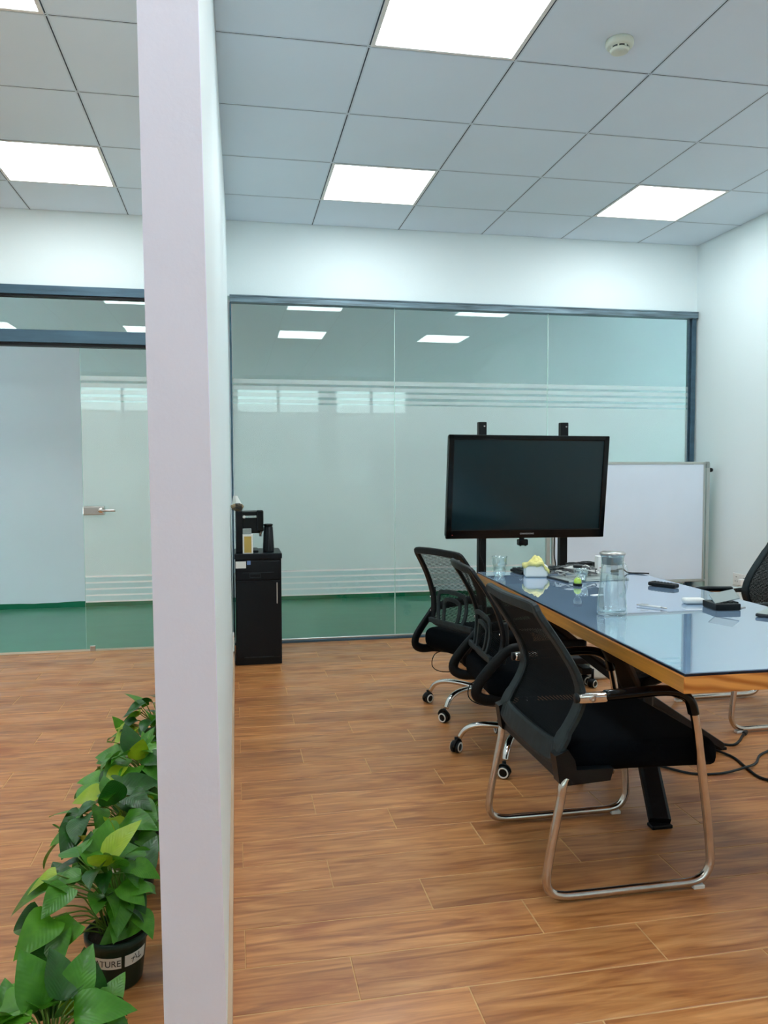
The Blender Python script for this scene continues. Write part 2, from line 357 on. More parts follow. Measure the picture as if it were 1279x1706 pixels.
def lay(x0, x1, ybase, pw, phase, ks, shift_dir):
    """rows k: y in [ybase+pw*k, +pw]; joints at phase - 0.254k + n*PL"""
    out = []
    for k in ks:
        y0 = ybase + pw * k; y1 = y0 + pw
        if y0 > 0.03: continue
        y1c = min(y1, 0.04)
        j = phase - 0.254 * k; j -= math.ceil((j - x0) / PL) * PL
        while j < x1:
            a, b = max(j, x0), min(j + PL, x1)
            if b - a > 0.02: out.append((a, b, y0, y1c))
            j += PL
    return out
rowsR = lay(PX0, XR, -3.764, PWR, -0.28, range(-3, 23), -1)
rowsL = lay(-2.75, PX0 - 0.115, -2.325, PWL, -1.422, range(-11, 15), -1)
srcs = {}
for rows, pw in ((rowsR, PWR), (rowsL, PWL)):
    for a, b, y0, y1 in rows:
        if pw not in srcs:
            o = finish('floor_tile', plank_mesh(pw), WOODT, fl); srcs[pw] = o
        else:
            o = srcs[pw].copy(); C.objects.link(o)
        o.parent = fl; o.location = ((a + b) / 2, (y0 + y1) / 2, 0); o.scale = ((b - a) / PL, (y1 - y0) / pw, 1)
bm = bmesh.new()   # the tiles behind the camera and far left: one joined part
def add_plank(bm, a, b, y0, y1):
    g = 0.0014; vs = [bm.verts.new(p) for p in ((a + g, y0 + g, 0), (b - g, y0 + g, 0), (b - g, y1 - g, 0), (a + g, y1 - g, 0))]; bm.faces.new(vs)
    ls = [bm.verts.new((v.co.x, v.co.y, -0.0014)) for v in vs]
    for k in range(4): bm.faces.new((ls[k], ls[(k + 1) % 4], vs[(k + 1) % 4], vs[k]))
for a, b, y0, y1 in lay(XL, XR, -3.764, PWR, -0.28, range(-30, -3), -1): add_plank(bm, a, b, y0, y1)
for a, b, y0, y1 in lay(XL, -2.75, -2.325, PWL, -1.422, range(-11, 15), -1): add_plank(bm, a, b, y0, y1)
o = finish('outer_floor_tiles', bm, WOODT, fl, recalc=False); o['kind'] = 'stuff'

# ------------------------------------------------------------------ ceiling
ce = struct(lo_hi('ceiling', (XL, YB, H + 0.03), (XR, 0.0, H + 0.1), CEIL))
LIGHT_C = (-6, -3, 0, 3); LIGHT_R = (0, 3, 6)
def tile_mesh():
    bm = bmesh.new(); box(bm, (0, 0, 0.006), (0.592, 0.592, 0.012), 0.003); return bm
tsrc = None
c0, c1 = -8, 5
for c in range(c0, c1):
    for r in range(-1, 14):
        if c in LIGHT_C and r in LIGHT_R: continue
        a, b = max(c * TILE, XL), min((c + 1) * TILE, XR - 0.002)
        y1, y0 = min(-Y0 - r * TILE, -0.002), max(-Y0 - (r + 1) * TILE, YB)
        if b - a < 0.03 or y1 - y0 < 0.03: continue
        if tsrc is None: tsrc = o = finish('ceiling_tile', tile_mesh(), CEIL, ce)
        else: o = tsrc.copy(); C.objects.link(o)
        o.parent = ce; o.location = ((a + b) / 2, (y0 + y1) / 2, H); o.scale = ((b - a) / TILE, (y1 - y0) / TILE, 1)
def bar(x0, x1, y0, y1, along):
    bm = bmesh.new(); z0, z1 = H - 0.001, H + 0.03
    if along == 'y':
        xm = (x0 + x1) / 2; box(bm, (xm - .0062, (y0 + y1) / 2, (z0 + z1) / 2), (.0066, y1 - y0, z1 - z0)); box(bm, (xm + .0062, (y0 + y1) / 2, (z0 + z1) / 2), (.0066, y1 - y0, z1 - z0))
        box(bm, (xm, (y0 + y1) / 2, (z0 + z1) / 2 + .0012), (.0064, y1 - y0, z1 - z0), mi=1)
    else:
        ym = (y0 + y1) / 2; box(bm, ((x0 + x1) / 2, ym - .006, (z0 + z1) / 2), (x1 - x0, .006, z1 - z0)); box(bm, ((x0 + x1) / 2, ym + .006, (z0 + z1) / 2), (x1 - x0, .006, z1 - z0))
        box(bm, ((x0 + x1) / 2, ym, (z0 + z1) / 2 + .0012), (x1 - x0, .0062, z1 - z0), mi=1)
    return finish('grid_bar', bm, [GRIDM, GROOVE], ce)
for c in range(c0 + 1, c1): bar(c * TILE - .009, c * TILE + .009, YB, 0, 'y')
for r in range(0, 14): bar(XL, XR, -Y0 - r * TILE - .009, -Y0 - r * TILE + .009, 'x')
lab_light = {(0, 0): 'lit square ceiling panel nearest the glass wall, above the television', (3, 0): 'lit square ceiling panel near the right wall',
             (0, 3): 'large lit ceiling panel cut off by the top edge of the photo', (-3, 0): 'lit square ceiling panel left of the white partition',
             (0, 6): 'lit ceiling panel mirrored in the left half of the glass wall, lower of two', (3, 3): 'lit ceiling panel mirrored at the top edge of the glass wall, above the television',
                 (3, 6): 'lit ceiling panel mirrored in the glass wall just above the television', (-3, 6): 'lit ceiling panel mirrored in the transom above the glass door',
                 (-6, 0): 'lit ceiling panel left of the photo, nearest the back wall', (-6, 3): 'lit ceiling panel left of the photo, middle of its row', (-6, 6): 'lit ceiling panel left of the photo, beside the photographer',
                 (-3, 3): 'lit ceiling panel cut off in the top left corner of the photo'}
lsrc = None
for c in LIGHT_C:
    for r in LIGHT_R:
        x, y = c * TILE + .3, -Y0 - r * TILE - .3
        if x < XL: continue
        lb = lab_light.get((c, r), 'lit square ceiling panel seen only as a reflection in the glass, behind the photographer')
        if lsrc is None or True:
            t = thing('ceiling_light', lb, 'ceiling light', (x, y, H - 0.002), 0, 'square light panels in the ceiling')
            if lsrc is None:
                boxes('frame', [((sx * .288, 0, .006), (.016, .592, .014)) for sx in (-1, 1)] + [((0, sx * .288, .006), (.56, .016, .014)) for sx in (-1, 1)], WHITEP, t)
                bx('diffuser', (0, 0, 0.006), (.56, .56, .008), DIFF, t, 0.001); lsrc = t
            else:
                for ch in lsrc.children:
                    q = ch.copy(); C.objects.link(q); q.parent = t
sd = thing('smoke_detector', 'round ivory smoke detector on the ceiling', 'smoke detector', (0.95, -2.53, H), 0)
lat('base', [(.001, 0), (.052, 0), (.054, -.006), (.053, -.02), (.046, -.027), (.001, -.027)], (0, 0, 0), SMOKE, sd, 28)
lat('sensor_cap', [(.001, -.036), (.026, -.043), (.033, -.043), (.036, -.038), (.0365, -.034), (.001, -.034)], (0, 0, 0), SMOKE, sd, 28)
lat('vent_ring', [(.001, -.026), (.034, -.026), (.034, -.035), (.001, -.035)], (0, 0, 0), INK, sd, 24)
boxes('fin', [((.0345 * math.cos(a), .0345 * math.sin(a), -.031), (.008, .006, .011), dict(rot=a)) for a in [k * PI / 4 + .2 for k in range(8)]], SMOKE, sd)

# ------------------------------------------------------------------ walls
ZT = 2.366      # top of the glazing
wb = bmesh.new()
box(wb, ((XL - 3 + 7) / 2, 0.06, (ZT + 2.96) / 2), (7 - XL + 3, 0.12, 2.96 - ZT))
box(wb, ((XL - 3 - 3.0) / 2, 0.06, ZT / 2), (abs(-3.0 - XL + 3), 0.12, ZT)); 
box(wb, ((2.88 + 7) / 2, 0.06, ZT / 2), (7 - 2.88, 0.12, ZT))
struct(finish('wall_back', wb, WALL))
struct(lo_hi('wall_right', (XR, YB, 0), (XR + .12, 0.0, 2.96), WALL))
struct(lo_hi('wall_left', (XL - .12, YB, 0), (XL, 0.0, 2.96), WALL))
rb_ = bmesh.new()   # rear wall with three window openings
wins = [(-3.6, -1.2), (-0.5, 1.0), (1.25, 2.6)]; xs = [XL] + [v for q in wins for v in q] + [XR]
for i in range(0, len(xs), 2): box(rb_, ((xs[i] + xs[i + 1]) / 2, YB - .06, 1.48), (xs[i + 1] - xs[i], .12, 2.96))
for a, b in wins:
    box(rb_, ((a + b) / 2, YB - .06, .45), (b - a, .12, .9)); box(rb_, ((a + b) / 2, YB - .06, 2.805), (b - a, .12, .31))
struct(finish('wall_rear', rb_, WALL))
for i, (a, b) in enumerate(wins):
    m_ = (a + b) / 2
    f = struct(boxes('window_%d' % (i + 2), [((m_, YB - .05, .92), (b - a, .06, .04)), ((m_, YB - .05, 2.63), (b - a, .06, .04)), ((a + .02, YB - .05, 1.775), (.04, .06, 1.67)), ((b - .02, YB - .05, 1.775), (.04, .06, 1.67)),
                     ((m_, YB - .05, 1.775), (.05, .06, 1.67)), ((m_, YB - .05, 2.2), (b - a - .08, .05, .05))], ALU))
    lo_hi('pane', (a + .04, YB - .056, .94), (b - .04, YB - .05, 2.61), GLASS, f)
    lo_hi('thin_film', (a + .04, YB - .048, 2.172), (b - .04, YB - .047, 2.61), BLIND2, f)  # film added to weaken the bright window strip mirrored in the glass wall
    lo_hi('frosted_film', (a + .04, YB - .048, .94), (b - .04, YB - .047, 2.17), BLIND, f)
# partition: leans and tapers a little, as the photographed wall does
def hexa(name, lo4, hi4, m, parent=None):
    bm = bmesh.new(); a = [bm.verts.new(p) for p in lo4]; b = [bm.verts.new(p) for p in hi4]
    bm.faces.new(a); bm.faces.new(b)
    for k in range(4): bm.faces.new((a[k], a[(k + 1) % 4], b[(k + 1) % 4], b[k]))
    return finish(name, bm, m, parent)
YP = -3.97; zt = H + .02
pt = struct(hexa('wall_middle', [(-.560, 0, 0), (-.5725, YP + .012, 0), (-.689, YP + .012, 0), (-.675, 0, 0)], [(-.574, 0, zt), (-.609, YP + .012, zt), (-.7125, YP + .012, zt), (-.70, 0, zt)], WALL))
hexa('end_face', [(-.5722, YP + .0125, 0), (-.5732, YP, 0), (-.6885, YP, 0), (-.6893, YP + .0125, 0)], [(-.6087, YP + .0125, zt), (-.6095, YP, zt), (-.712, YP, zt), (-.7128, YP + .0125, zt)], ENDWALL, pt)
sk = bmesh.new(); box(sk, (0, 0, 0), (1, 1, 1))
for v in sk.verts:
    t = 0 if v.co.y > 0 else 1; s = v.co.x > 0
    v.co = Vector(((-.5595 if t == 0 else -.5705) + (.007 if s else -.004), -0.01 if t == 0 else YP + .01, .075 if v.co.z > 0 else 0.0))
struct(finish('baseboard_middle', sk, SKIRT))
struct(lo_hi('baseboard_right', (XR - .01, YB, 0), (XR - .0005, -.002, .075), SKIRT))
# corridor beyond the glass
cf = struct(lo_hi('floor', (XL - 3, .045, -.08), (7, 1.79, -.001), GREEN)); cf.name = 'floor_corridor'
struct(lo_hi('wall_corridor', (XL - 3, 1.79, -.08), (7, 1.9, 2.96), CORR))
for xe, kk_ in ((XL - 2.5, 5), (6.5, 6)):      # glazed openings added out of view, so daylight brightens the corridor
    struct(lo_hi('wall_corridor_end', (xe, .12, 2.15), (xe + .1, 1.79, 2.96), CORR))
    ew = struct(boxes('window_%d' % kk_, [((xe + .05, .15, 1.07), (.06, .06, 2.16)), ((xe + .05, 1.76, 1.07), (.06, .06, 2.16)), ((xe + .05, .955, 2.13), (.06, 1.6, .05))], ALU))  # invented opening for light, no window known here
    lo_hi('pane', (xe + .045, .18, .0), (xe + .055, 1.73, 2.11), GLASS, ew)
    if kk_ == 6: lo_hi('frosted_film', (xe + .04, .18, 0), (xe + .0405, 1.73, 2.11), FILM, ew)  # film added to dim the daylight from this end
struct(lo_hi('ceiling_corridor', (XL - 3, .12, 2.7), (7, 1.79, 2.8), CORR))
bm = bmesh.new(); n = 150; tp = []; bt = []
for i in range(n + 1):
    x = XL + (4.5 - XL) * i / n; z = .042 + .006 * math.sin(x * 2.3) + .004 * math.sin(x * 9.7 + 1) + random.uniform(-.0025, .0025)
    tp.append(bm.verts.new((x, 1.7885, z))); bt.append(bm.verts.new((x, 1.7885, 0)))
bk = [bm.verts.new((v.co.x, 1.791, v.co.z)) for v in tp]
for i in range(n): bm.faces.new((bt[i], bt[i + 1], tp[i + 1], tp[i])); bm.faces.new((tp[i], tp[i + 1], bk[i + 1], bk[i]))
struct(finish('baseboard_corridor', bm, GREENB))

# ------------------------------------------------------------------ glazed partition
g1 = bpy.data.objects.new('window_1', None); C.objects.link(g1); struct(g1)
XA, XB = -.558, 2.88
boxes('head_frame', [((1.161, -.004, 2.343), (3.438, .07, .046), dict(bev=.002)), ((1.161, -.030, 2.363), (3.438, .03, .01), dict(bev=.002))], FRAME, g1)
boxes('side_frame', [((2.858, 0, 1.17), (.034, .05, 2.30), dict(bev=.002)), ((2.832, .01, 1.17), (.012, .03, 2.30), dict(bev=.002))], DARKF, g1)
bx('side_frame', (XA + .004, 0, 1.17), (.012, .05, 2.30), DARKF, g1, .002)
bx('sill_frame', (1.161, 0, -.0), (3.438, .05, .032), DARKF, g1, .002)
bx('sill_bead', (1.161, -.004, .022), (3.43, .02, .012), ALU, g1, .002)
seams = [XA + .012, .570, 1.706, 2.826]
ZS = [(1.785, 1.815), (1.741, 1.769), (1.697, 1.725), (1.657, 1.679)]
def film_parts(x0, x1, y, par):
    lo_hi('frosted_film', (x0, y, .503), (x1, y + .0006, 1.645), FILM, par)
    for a, b in ZS: lo_hi('film_stripe', (x0, y, a), (x1, y + .0006, b), FILM, par)
    for z in (.498, .457, .415, .373, .331): lo_hi('film_stripe', (x0, y, z - .005), (x1, y + .0006, z + .005), FILML, par)
for i in range(3):
    a, b = seams[i] + .0025, seams[i + 1] - .0025
    p_ = lo_hi('pane', (a, -.004, .022), (b, .004, 2.322), GLASS, g1)
    film_parts(a, b, -.0062, p_)
for x in seams[1:3]: lo_hi('seam', (x - .0024, -.004, .022), (x + .0024, .004, 2.322), EDGEG, g1)
# door side
d1 = bpy.data.objects.new('door_1', None); C.objects.link(d1); struct(d1)
boxes('head_frame', [((-1.85, -.004, 2.352), (2.30, .07, .058), dict(bev=.002)), ((-1.85, -.034, 2.352), (2.30, .012, .006))], DARKF, d1)
lo_hi('head_shadow_bead', (-3.0, -.03, 2.310), (-.70, .03, 2.322), BLACKM, d1)
bx('transom_bar', (-1.85, -.004, 2.058), (2.30, .08, .082), DARKF, d1, .003)
lo_hi('door_track', (-3.0, -.034, 1.998), (-.70, .03, 2.016), BLACKM, d1)
lo_hi('transom_pane', (-3.0, -.004, 2.10), (-.70, .004, 2.31), GLASS, d1)
lo_hi('jamb', (-3.0, -.03, 0), (-2.94, .03, 2.36), DARKF, d1)
lf = lo_hi('door_leaf', (-1.518, -.006, .012), (-.70, .004, 1.998), GLASS, d1)
lo_hi('leaf_edge', (-1.5195, -.005, .012), (-1.5182, .003, 1.998), EDGEG, d1)
film_parts(-1.516, -.702, -.0084, lf)
lo_hi('threshold', (-3.0, -.02, -.004), (-.70, .045, .004), SKIRT, d1)
lk = bx('lock_body', (-1.452, -.017, .935), (.135, .022, .058), STEEL, d1, .006, 3)
bx('lock_body', (-1.452, .013, .935), (.135, .018, .058), STEEL, d1, .006, 3)
tube('lever', [(-1.40, -.03, .937), (-1.39, -.055, .937), (-1.375, -.062, .937), (-1.31, -.062, .937)], .008, STEEL, d1)
lat('lever_rose', [(.001, -.004), (.018, -.004), (.018, .004), (.001, .004)], (-1.405, -.030, .937), CHROME, d1, 20, Matrix.Rotation(PI / 2, 4, 'X'))
bx('floor_bolt', (-1.478, -.012, .02), (.034, .016, .036), STEEL, d1, .002)

# ------------------------------------------------------------------ cabinet and coffee corner
cb = thing('cabinet', 'narrow black cabinet in the corner by the glass wall', 'cabinet', (-.405, -.43, 0))
lo_hi('body', (-.14, -.165, 0), (.14, .17, .655), CABM, cb, .003)
lo_hi('top', (-.143, -.175, .655), (.145, .175, .688), CABM, cb, .004, 2)
dr = boxes('door', [((0, -.170, .585), (.262, .012, .115), dict(bev=.003)), ((0, -.170, .283), (.262, .012, .475), dict(bev=.003))], CABM, cb)
bx('door_molding', (0, -.178, .05), (.18, .006, .006), GREYPL, dr)
bx('door_molding', (0, -.178, .572), (.19, .006, .004), GREYPL, dr)
boxes('recessed_handle', [((-.02, -.178, .566), (.07, .006, .008)), ((-.02, -.178, .542), (.07, .006, .006)), ((-.052, -.178, .554), (.005, .006, .03)), ((.013, -.178, .554), (.005, .006, .03))], GREYPL, dr)
bx('handle', (.112, -.184, .445), (.007, .012, .13), STEEL, dr, .002)
bx('paper_sticker', (-.105, -.1775, .622), (.062, .0015, .042), PAPER, cb)
bx('blue_sticker', (-.057, -.1775, .634), (.022, .0015, .024), BLUE, cb)
tube('power_cord', [(-.146, .02, .55), (-.148, .0, .42), (-.146, -.03, .28), (-.148, .02, .12)], .003, BLACK, cb)
CT = .688
cm = thing('coffee_machine', 'tall black coffee machine on the narrow cabinet', 'coffee machine', (-.46, -.42, CT))
lo_hi('body', (-.078, -.12, 0), (-.035, .1, .255), BLACK, cm, .004, 2)
lo_hi('brew_unit', (-.036, -.11, .12), (.072, .09, .215), BLACKG, cm, .004, 2)
lo_hi('top_arm', (-.036, -.10, .228), (.078, .08, .252), BLACK, cm, .004, 2)
lo_hi('brew_head', (.05, -.12, .13), (.092, -.04, .262), BLACKG, cm, .008, 3)
lat('spout', [(.012, .03), (.012, .022), (.008, .015), (.007, .0)], (.073, -.08, .098), STEEL, cm, 14)
lo_hi('drip_tray', (-.036, -.10, 0), (.06, .09, .012), BLACK, cm, .003)
lat('dial', [(.001, -.005), (.009, -.005), (.009, .004), (.001, .004)], (-.026, -.113, .222), WHITEP, cm, 14, Matrix.Rotation(PI / 2, 4, 'X'))
bn = thing('tumbler', 'ribbed black tumbler wider at its foot, beside the coffee machine', 'tumbler', (-.338, -.50, CT))
lat('body', [(.001, 0), (.034, 0), (.034, .006), (.026, .165), (.001, .165)], (0, 0, 0), BLACK, bn, 24)
bmx = bmesh.new()
for k in range(12):
    a = 2 * PI * k / 12; rod(bmx, (.034 * math.cos(a), .034 * math.sin(a), .01), (.0265 * math.cos(a), .0265 * math.sin(a), .155), .003)
finish('ribs', bmx, GREYPL, bn)
lat('lid', [(.001, .165), (.029, .165), (.029, .173), (.022, .176), (.001, .176)], (0, 0, 0), BLACKG, bn, 24)
yb = thing('drink_box', 'upright white and gold box in front of the coffee machine', 'box', (-.466, -.57, CT))
lo_hi('carton', (-.031, -.02, 0), (.031, .02, .118), PAPER, yb, .001)
lo_hi('gold_panel', (-.022, -.0215, .006), (.021, -.0195, .106), GOLD, yb)
lo_hi('cap', (-.030, -.016, .118), (.022, .016, .152), GREYP, yb, .002)
pb = thing('snack_bag', 'white bag with a brown striped pouch on the coffee machine', 'bag', (-.527, -.45, CT + .255))
bm = bmesh.new(); bmesh.ops.create_uvsphere(bm, u_segments=18, v_segments=12, radius=1)
for v in bm.verts:
    k = 1 + .06 * math.sin(7 * v.co.x + 5 * v.co.z); v.co = Vector((v.co.x * .040 * k, v.co.y * .05, v.co.z * .026 * k + .025))
finish('pouch', bm, BAG, pb, True)
bm = bmesh.new()
for k in range(7): sweep(bm, catmull([(-.034 + .004 * k, -.03, .012 + .006 * k), (-.005 + .003 * k, -.052, .02 + .005 * k), (.03, -.036, .008 + .005 * k)], 4), .0018, n=5)
finish('stripes', bm, INK, pb)
bm = bmesh.new(); bmesh.ops.create_cone(bm, segments=14, radius1=.032, radius2=.012, depth=.055, cap_ends=True)
for v in bm.verts: v.co += Vector((-.012 if v.co.z > 0 else 0, random.uniform(-.003, .003), .068)); v.co.x += random.uniform(-.003, .003)
finish('bag_top', bm, CLOTH, pb)
wo = thing('wall_socket', 'white socket plate low on the partition near the black cabinet', 'socket', (-.5585, -1.25, .29))
bx('plate', (0, 0, 0), (.008, .086, .086), WHITEP, wo, .002); bx('socket_face', (.0045, 0, 0), (.003, .04, .04), GREYP, wo, .001)

# ------------------------------------------------------------------ television on its stand
ts = thing('tv_stand', 'black wheeled television stand with two upright poles', 'stand', (1.09, -1.115, 0))
for sx in (-.235, .262):
    pl = lo_hi('pole', (sx - .023, -.012, .06), (sx + .023, .03, 1.47), BLACKM, ts, .003)
    bx('bolt', (sx + .008, -.014, 1.445), (.007, .006, .007), STEEL, pl)
for sx in (-.255, .27):
    lo_hi('foot_beam', (sx - .03, -.33, .065), (sx + .03, .33, .1), BLACKM, ts, .004)
lo_hi('cross_beam', (-.255, -.01, .07), (.27, .03, .11), BLACKM, ts, .003)
lo_hi('cross_beam', (-.255, -.005, .36), (.27, .025, .40), BLACKM, ts, .003)
sh = bx('tray', (.15, -.26, .155), (.34, .24, .035), BLACKM, ts, .006, 2)
lo_hi('tray_support', (.1, -.3, .09), (.2, -.1, .14), BLACKM, ts)
def caster(par, x, y, r=.024, mats=(BLACK, CHROME), ang=0.0, h=None):
    h = h or 2 * r + .02
    R = Matrix.Rotation(ang, 4, 'Z') @ Matrix.Rotation(PI / 2, 4, 'X'); off = Matrix.Rotation(ang, 4, 'Z')
    hood = bmesh.new(); d = off @ Vector((0, 0, 0))
    pts = [off @ Vector((r * .95 * math.cos(a), 0, r * .95 * math.sin(a))) + Vector((x, y, r + .004)) for a in [PI * k / 8 for k in range(9)]]
    sweep(hood, pts, .014, .004, ref=(0, 0, 1) if False else None, n=8)
    lathe(hood, [(.001, r), (.008, r), (.008, h - r + .004), (.001, h - r + .004)], (x, y, r), 10)
    hd = finish('caster', hood, mats[0], par, True)
    for s in (-1, 1):
        c_ = off @ Vector((0, s * .011, 0)) + Vector((x, y, r))
        b2 = bmesh.new(); lathe(b2, [(.001, -.007), (r * .92, -.007), (r, -.004), (r, .004), (r * .92, .007), (.001, .007)], c_, 20, R)
        wh = finish('wheel', b2, mats[0], hd, True)
        b3 = bmesh.new(); c3 = off @ Vector((0, s * .0185, 0)) + Vector((x, y, r))
        lathe(b3, [(r * .62, -.002), (r * .86, -.002), (r * .84, .002), (r * .64, .002), (r * .62, -.002)], c3, 20, R, cap=False)
        # ring goes on the wheel's thing-level caster
        finish('wheel_ring', b3, mats[1], hd, True)
    return hd
for sx in (-.255, .27):
    for sy in (-.3, .3): caster(ts, sx, sy, .026, (BLACK, ALU), .3, h=.065)
caster(ts, .285, -.36, .024, (BLACK, ALU), .5, h=.1)
tube('power_cord', [(.20, -.02, .80), (.195, -.03, .70), (.205, -.03, .6), (.19, -.02, .3)], .0035, BLACK, ts)
tube('cable', [(-.25, -.03, .82), (-.262, -.035, .72), (-.235, -.035, .62), (-.25, -.03, .3)], .004, BLACK, ts)
TVR = Matrix.Rotation(math.radians(5), 4, 'X') @ Matrix.Rotation(math.radians(.3), 4, 'Y')
tv = thing('television', 'flat black television mounted on the wheeled stand', 'television', (1.095, -1.215, 1.098))
tv.rotation_euler = (math.radians(6), math.radians(.3), 0)
bm = bmesh.new(); W2, H2 = .475, .293
box(bm, (0, .028, 0), (2 * W2 - .01, .05, 2 * H2 - .01), .01, 3); finish('back_shell', bm, BLACK, tv)
bm = bmesh.new()
for c_, d_ in (((0, 0, H2 - .014), (2 * W2, .02, .028)), ((0, 0, -H2 + .026), (2 * W2, .02, .052)), ((-W2 + .016, 0, 0), (.032, .02, 2 * H2)), ((W2 - .016, 0, 0), (.032, .02, 2 * H2))): box(bm, c_, d_, .005, 3)
bz = finish('bezel', bm, BLACKG, tv)
bx('screen', (0, .0005, .012), (2 * W2 - .06, .006, 2 * H2 - .078), SCREEN, tv)
text('logo', 'CHANGHONG', .0125, LOGO, bz, Matrix.Translation((.002, -.0112, -H2 + .026)) @ Matrix.Rotation(PI / 2, 4, 'X'))
bx('power_led', (-W2 + .036, -.0105, -H2 + .022), (.005, .002, .005), RED, bz)
wc = thing('webcam', 'small black sensor box hanging under the television screen', 'camera', (1.072, -1.19, .782))
bx('housing', (0, 0, 0), (.058, .035, .036), BLACKG, wc, .006, 3)
boxes('clip', [((0, .012, .03), (.03, .01, .035), dict(bev=.002)), ((-.012, 0, -.019), (.008, .01, .006)), ((.018, 0, -.019), (.008, .01, .006))], BLACK, wc)

# ------------------------------------------------------------------ whiteboard
wbt = thing('whiteboard', 'large white marker board on a stand by the right wall', 'whiteboard', (2.21, -.30, 0))
bx('board', (0, 0, .817), (1.13, .018, .825), BOARD, wbt)
boxes('frame', [((0, 0, 1.24), (1.17, .026, .018), dict(bev=.003)), ((0, 0, .394), (1.17, .026, .018), dict(bev=.003)), ((-.575, 0, .817), (.022, .026, .862), dict(bev=.003)), ((.57, 0, .817), (.014, .026, .862), dict(bev=.003))], ALU, wbt)
for sx in (-1, 1):
    ps = boxes('post', [((sx * .61, .018, .64), (.026, .03, 1.2), dict(bev=.002))], ALU, wbt)
    bx('clamp', (sx * .594, -.004, 1.228), (.022, .03, .045), GREYP, ps, .003)
    boxes('foot', [((sx * .61, .018, .035), (.03, .42, .03), dict(bev=.003))], ALU, wbt)
lat('knob', [(.001, 0), (.014, 0), (.016, .01), (.012, .022), (.001, .022)], (.625, .015, 1.19), BLACK, wbt, 14, Matrix.Rotation(PI / 2, 4, 'Y'))
bx('lower_bar', (0, .018, .30), (1.22, .025, .025), ALU, wbt, .002)
boxes('pen_tray', [((.1, -.035, .382), (.3, .05, .006)), ((.1, -.058, .388), (.3, .004, .014))], ALU, wbt)
for sx in (-1, 1):
    for sy in (-.18, .215): lat('wheel', [(.001, -.01), (.017, -.01), (.017, .01), (.001, .01)], (sx * .61, sy, .0175), BLACK, wbt, 14, Matrix.Rotation(PI / 2, 4, 'Y'))

# ------------------------------------------------------------------ sockets on the right wall
so = thing('double_socket', 'white double wall socket on the right wall', 'socket', (XR - .001, -.60, .43))
bx('plate', (-.004, 0, 0), (.008, .17, .085), WHITEP, so, .003, 2)
for sy in (-.042, .042):
    f_ = bx('socket_face', (-.0085, sy, 0), (.002, .066, .066), WHITEP, so)
    boxes('slot', [((-.0098, sy + .012, -.012), (.001, .003, .011)), ((-.0098, sy - .012, -.012), (.001, .003, .011)), ((-.0098, sy, .018), (.001, .014, .004))], INK, so)
ch = thing('charger', 'white plug charger pushed into the wall socket', 'charger', (XR - .011, -.64, .42))
bx('body', (-.018, 0, 0), (.034, .036, .045), WHITEP, ch, .006, 3)
tube('cord', [(-.03, 0, -.02), (-.035, -.01, -.08), (-.04, -.06, -.13), (-.05, -.12, -.2), (-.06, -.15, -.40)], .0025, WHITEP, ch)

# ------------------------------------------------------------------ table
tb = thing('meeting_table', 'long pine meeting table with a blue grey glass covered top', 'table', (0, 0, 0))
cor = [(.526, -3.74), (1.345, -3.745), (1.36, -1.965), (.612, -1.79)]
def slab(name, z0, z1, ins, m, bev=0):
    cx_ = sum(c[0] for c in cor) / 4; cy_ = sum(c[1] for c in cor) / 4
    q = [(x + (ins if x < cx_ else -ins), y + (ins if y < cy_ else -ins)) for x, y in cor]
    bm = bmesh.new(); a = [bm.verts.new((x, y, z0)) for x, y in q]; b = [bm.verts.new((x, y, z1)) for x, y in q]
    bm.faces.new(a); bm.faces.new(b)
    for k in range(4):
        f = bm.faces.new((a[k], a[(k + 1) % 4], b[(k + 1) % 4], b[k]))
        if isinstance(m, list) and len(m) > 1 and k in (1, 3): f.material_index = 1
    if bev: bmesh.ops.bevel(bm, geom=list(bm.edges), offset=bev, segments=2, affect='EDGES')
    return finish(name, bm, m, tb)
slab('wood_top', .650, .692, 0, [PINE_END, PINE_SIDE], .002)
slab('under_frame', .628, .650, .07, [PINE_SIDE, PINE_SIDE])
slab('dark_edge', .692, .698, .004, EDGE)
slab('glass_top', .698, .7005, .006, TOPM)
hub = Vector((.975, -2.66, .34))
def beam(name, a, b, w=.055, d=.055):
    bm = bmesh.new(); rod(bm, a, b, w, d); return finish(name, bm, BLACKM, tb)
bx('hub', hub, (.12, .12, .16), BLACKM, tb, .02, 2, rot=.3)
feet = [(.842, -3.10, .0), (1.47, -2.47, .0), (1.12, -2.15, 0)]
for f_ in feet: beam('leg', hub, Vector(f_) + Vector((0, 0, .02)), .07, .035)
for t_ in [(.66, -2.30, .62), (.66, -3.1, .62), (1.25, -3.05, .62), (1.22, -2.2, .62)]: beam('strut', hub, t_, .07, .035)
for f_ in feet: bx('foot_pad', (f_[0], f_[1], .006), (.074, .038, .012), BLACKM, tb, .002)

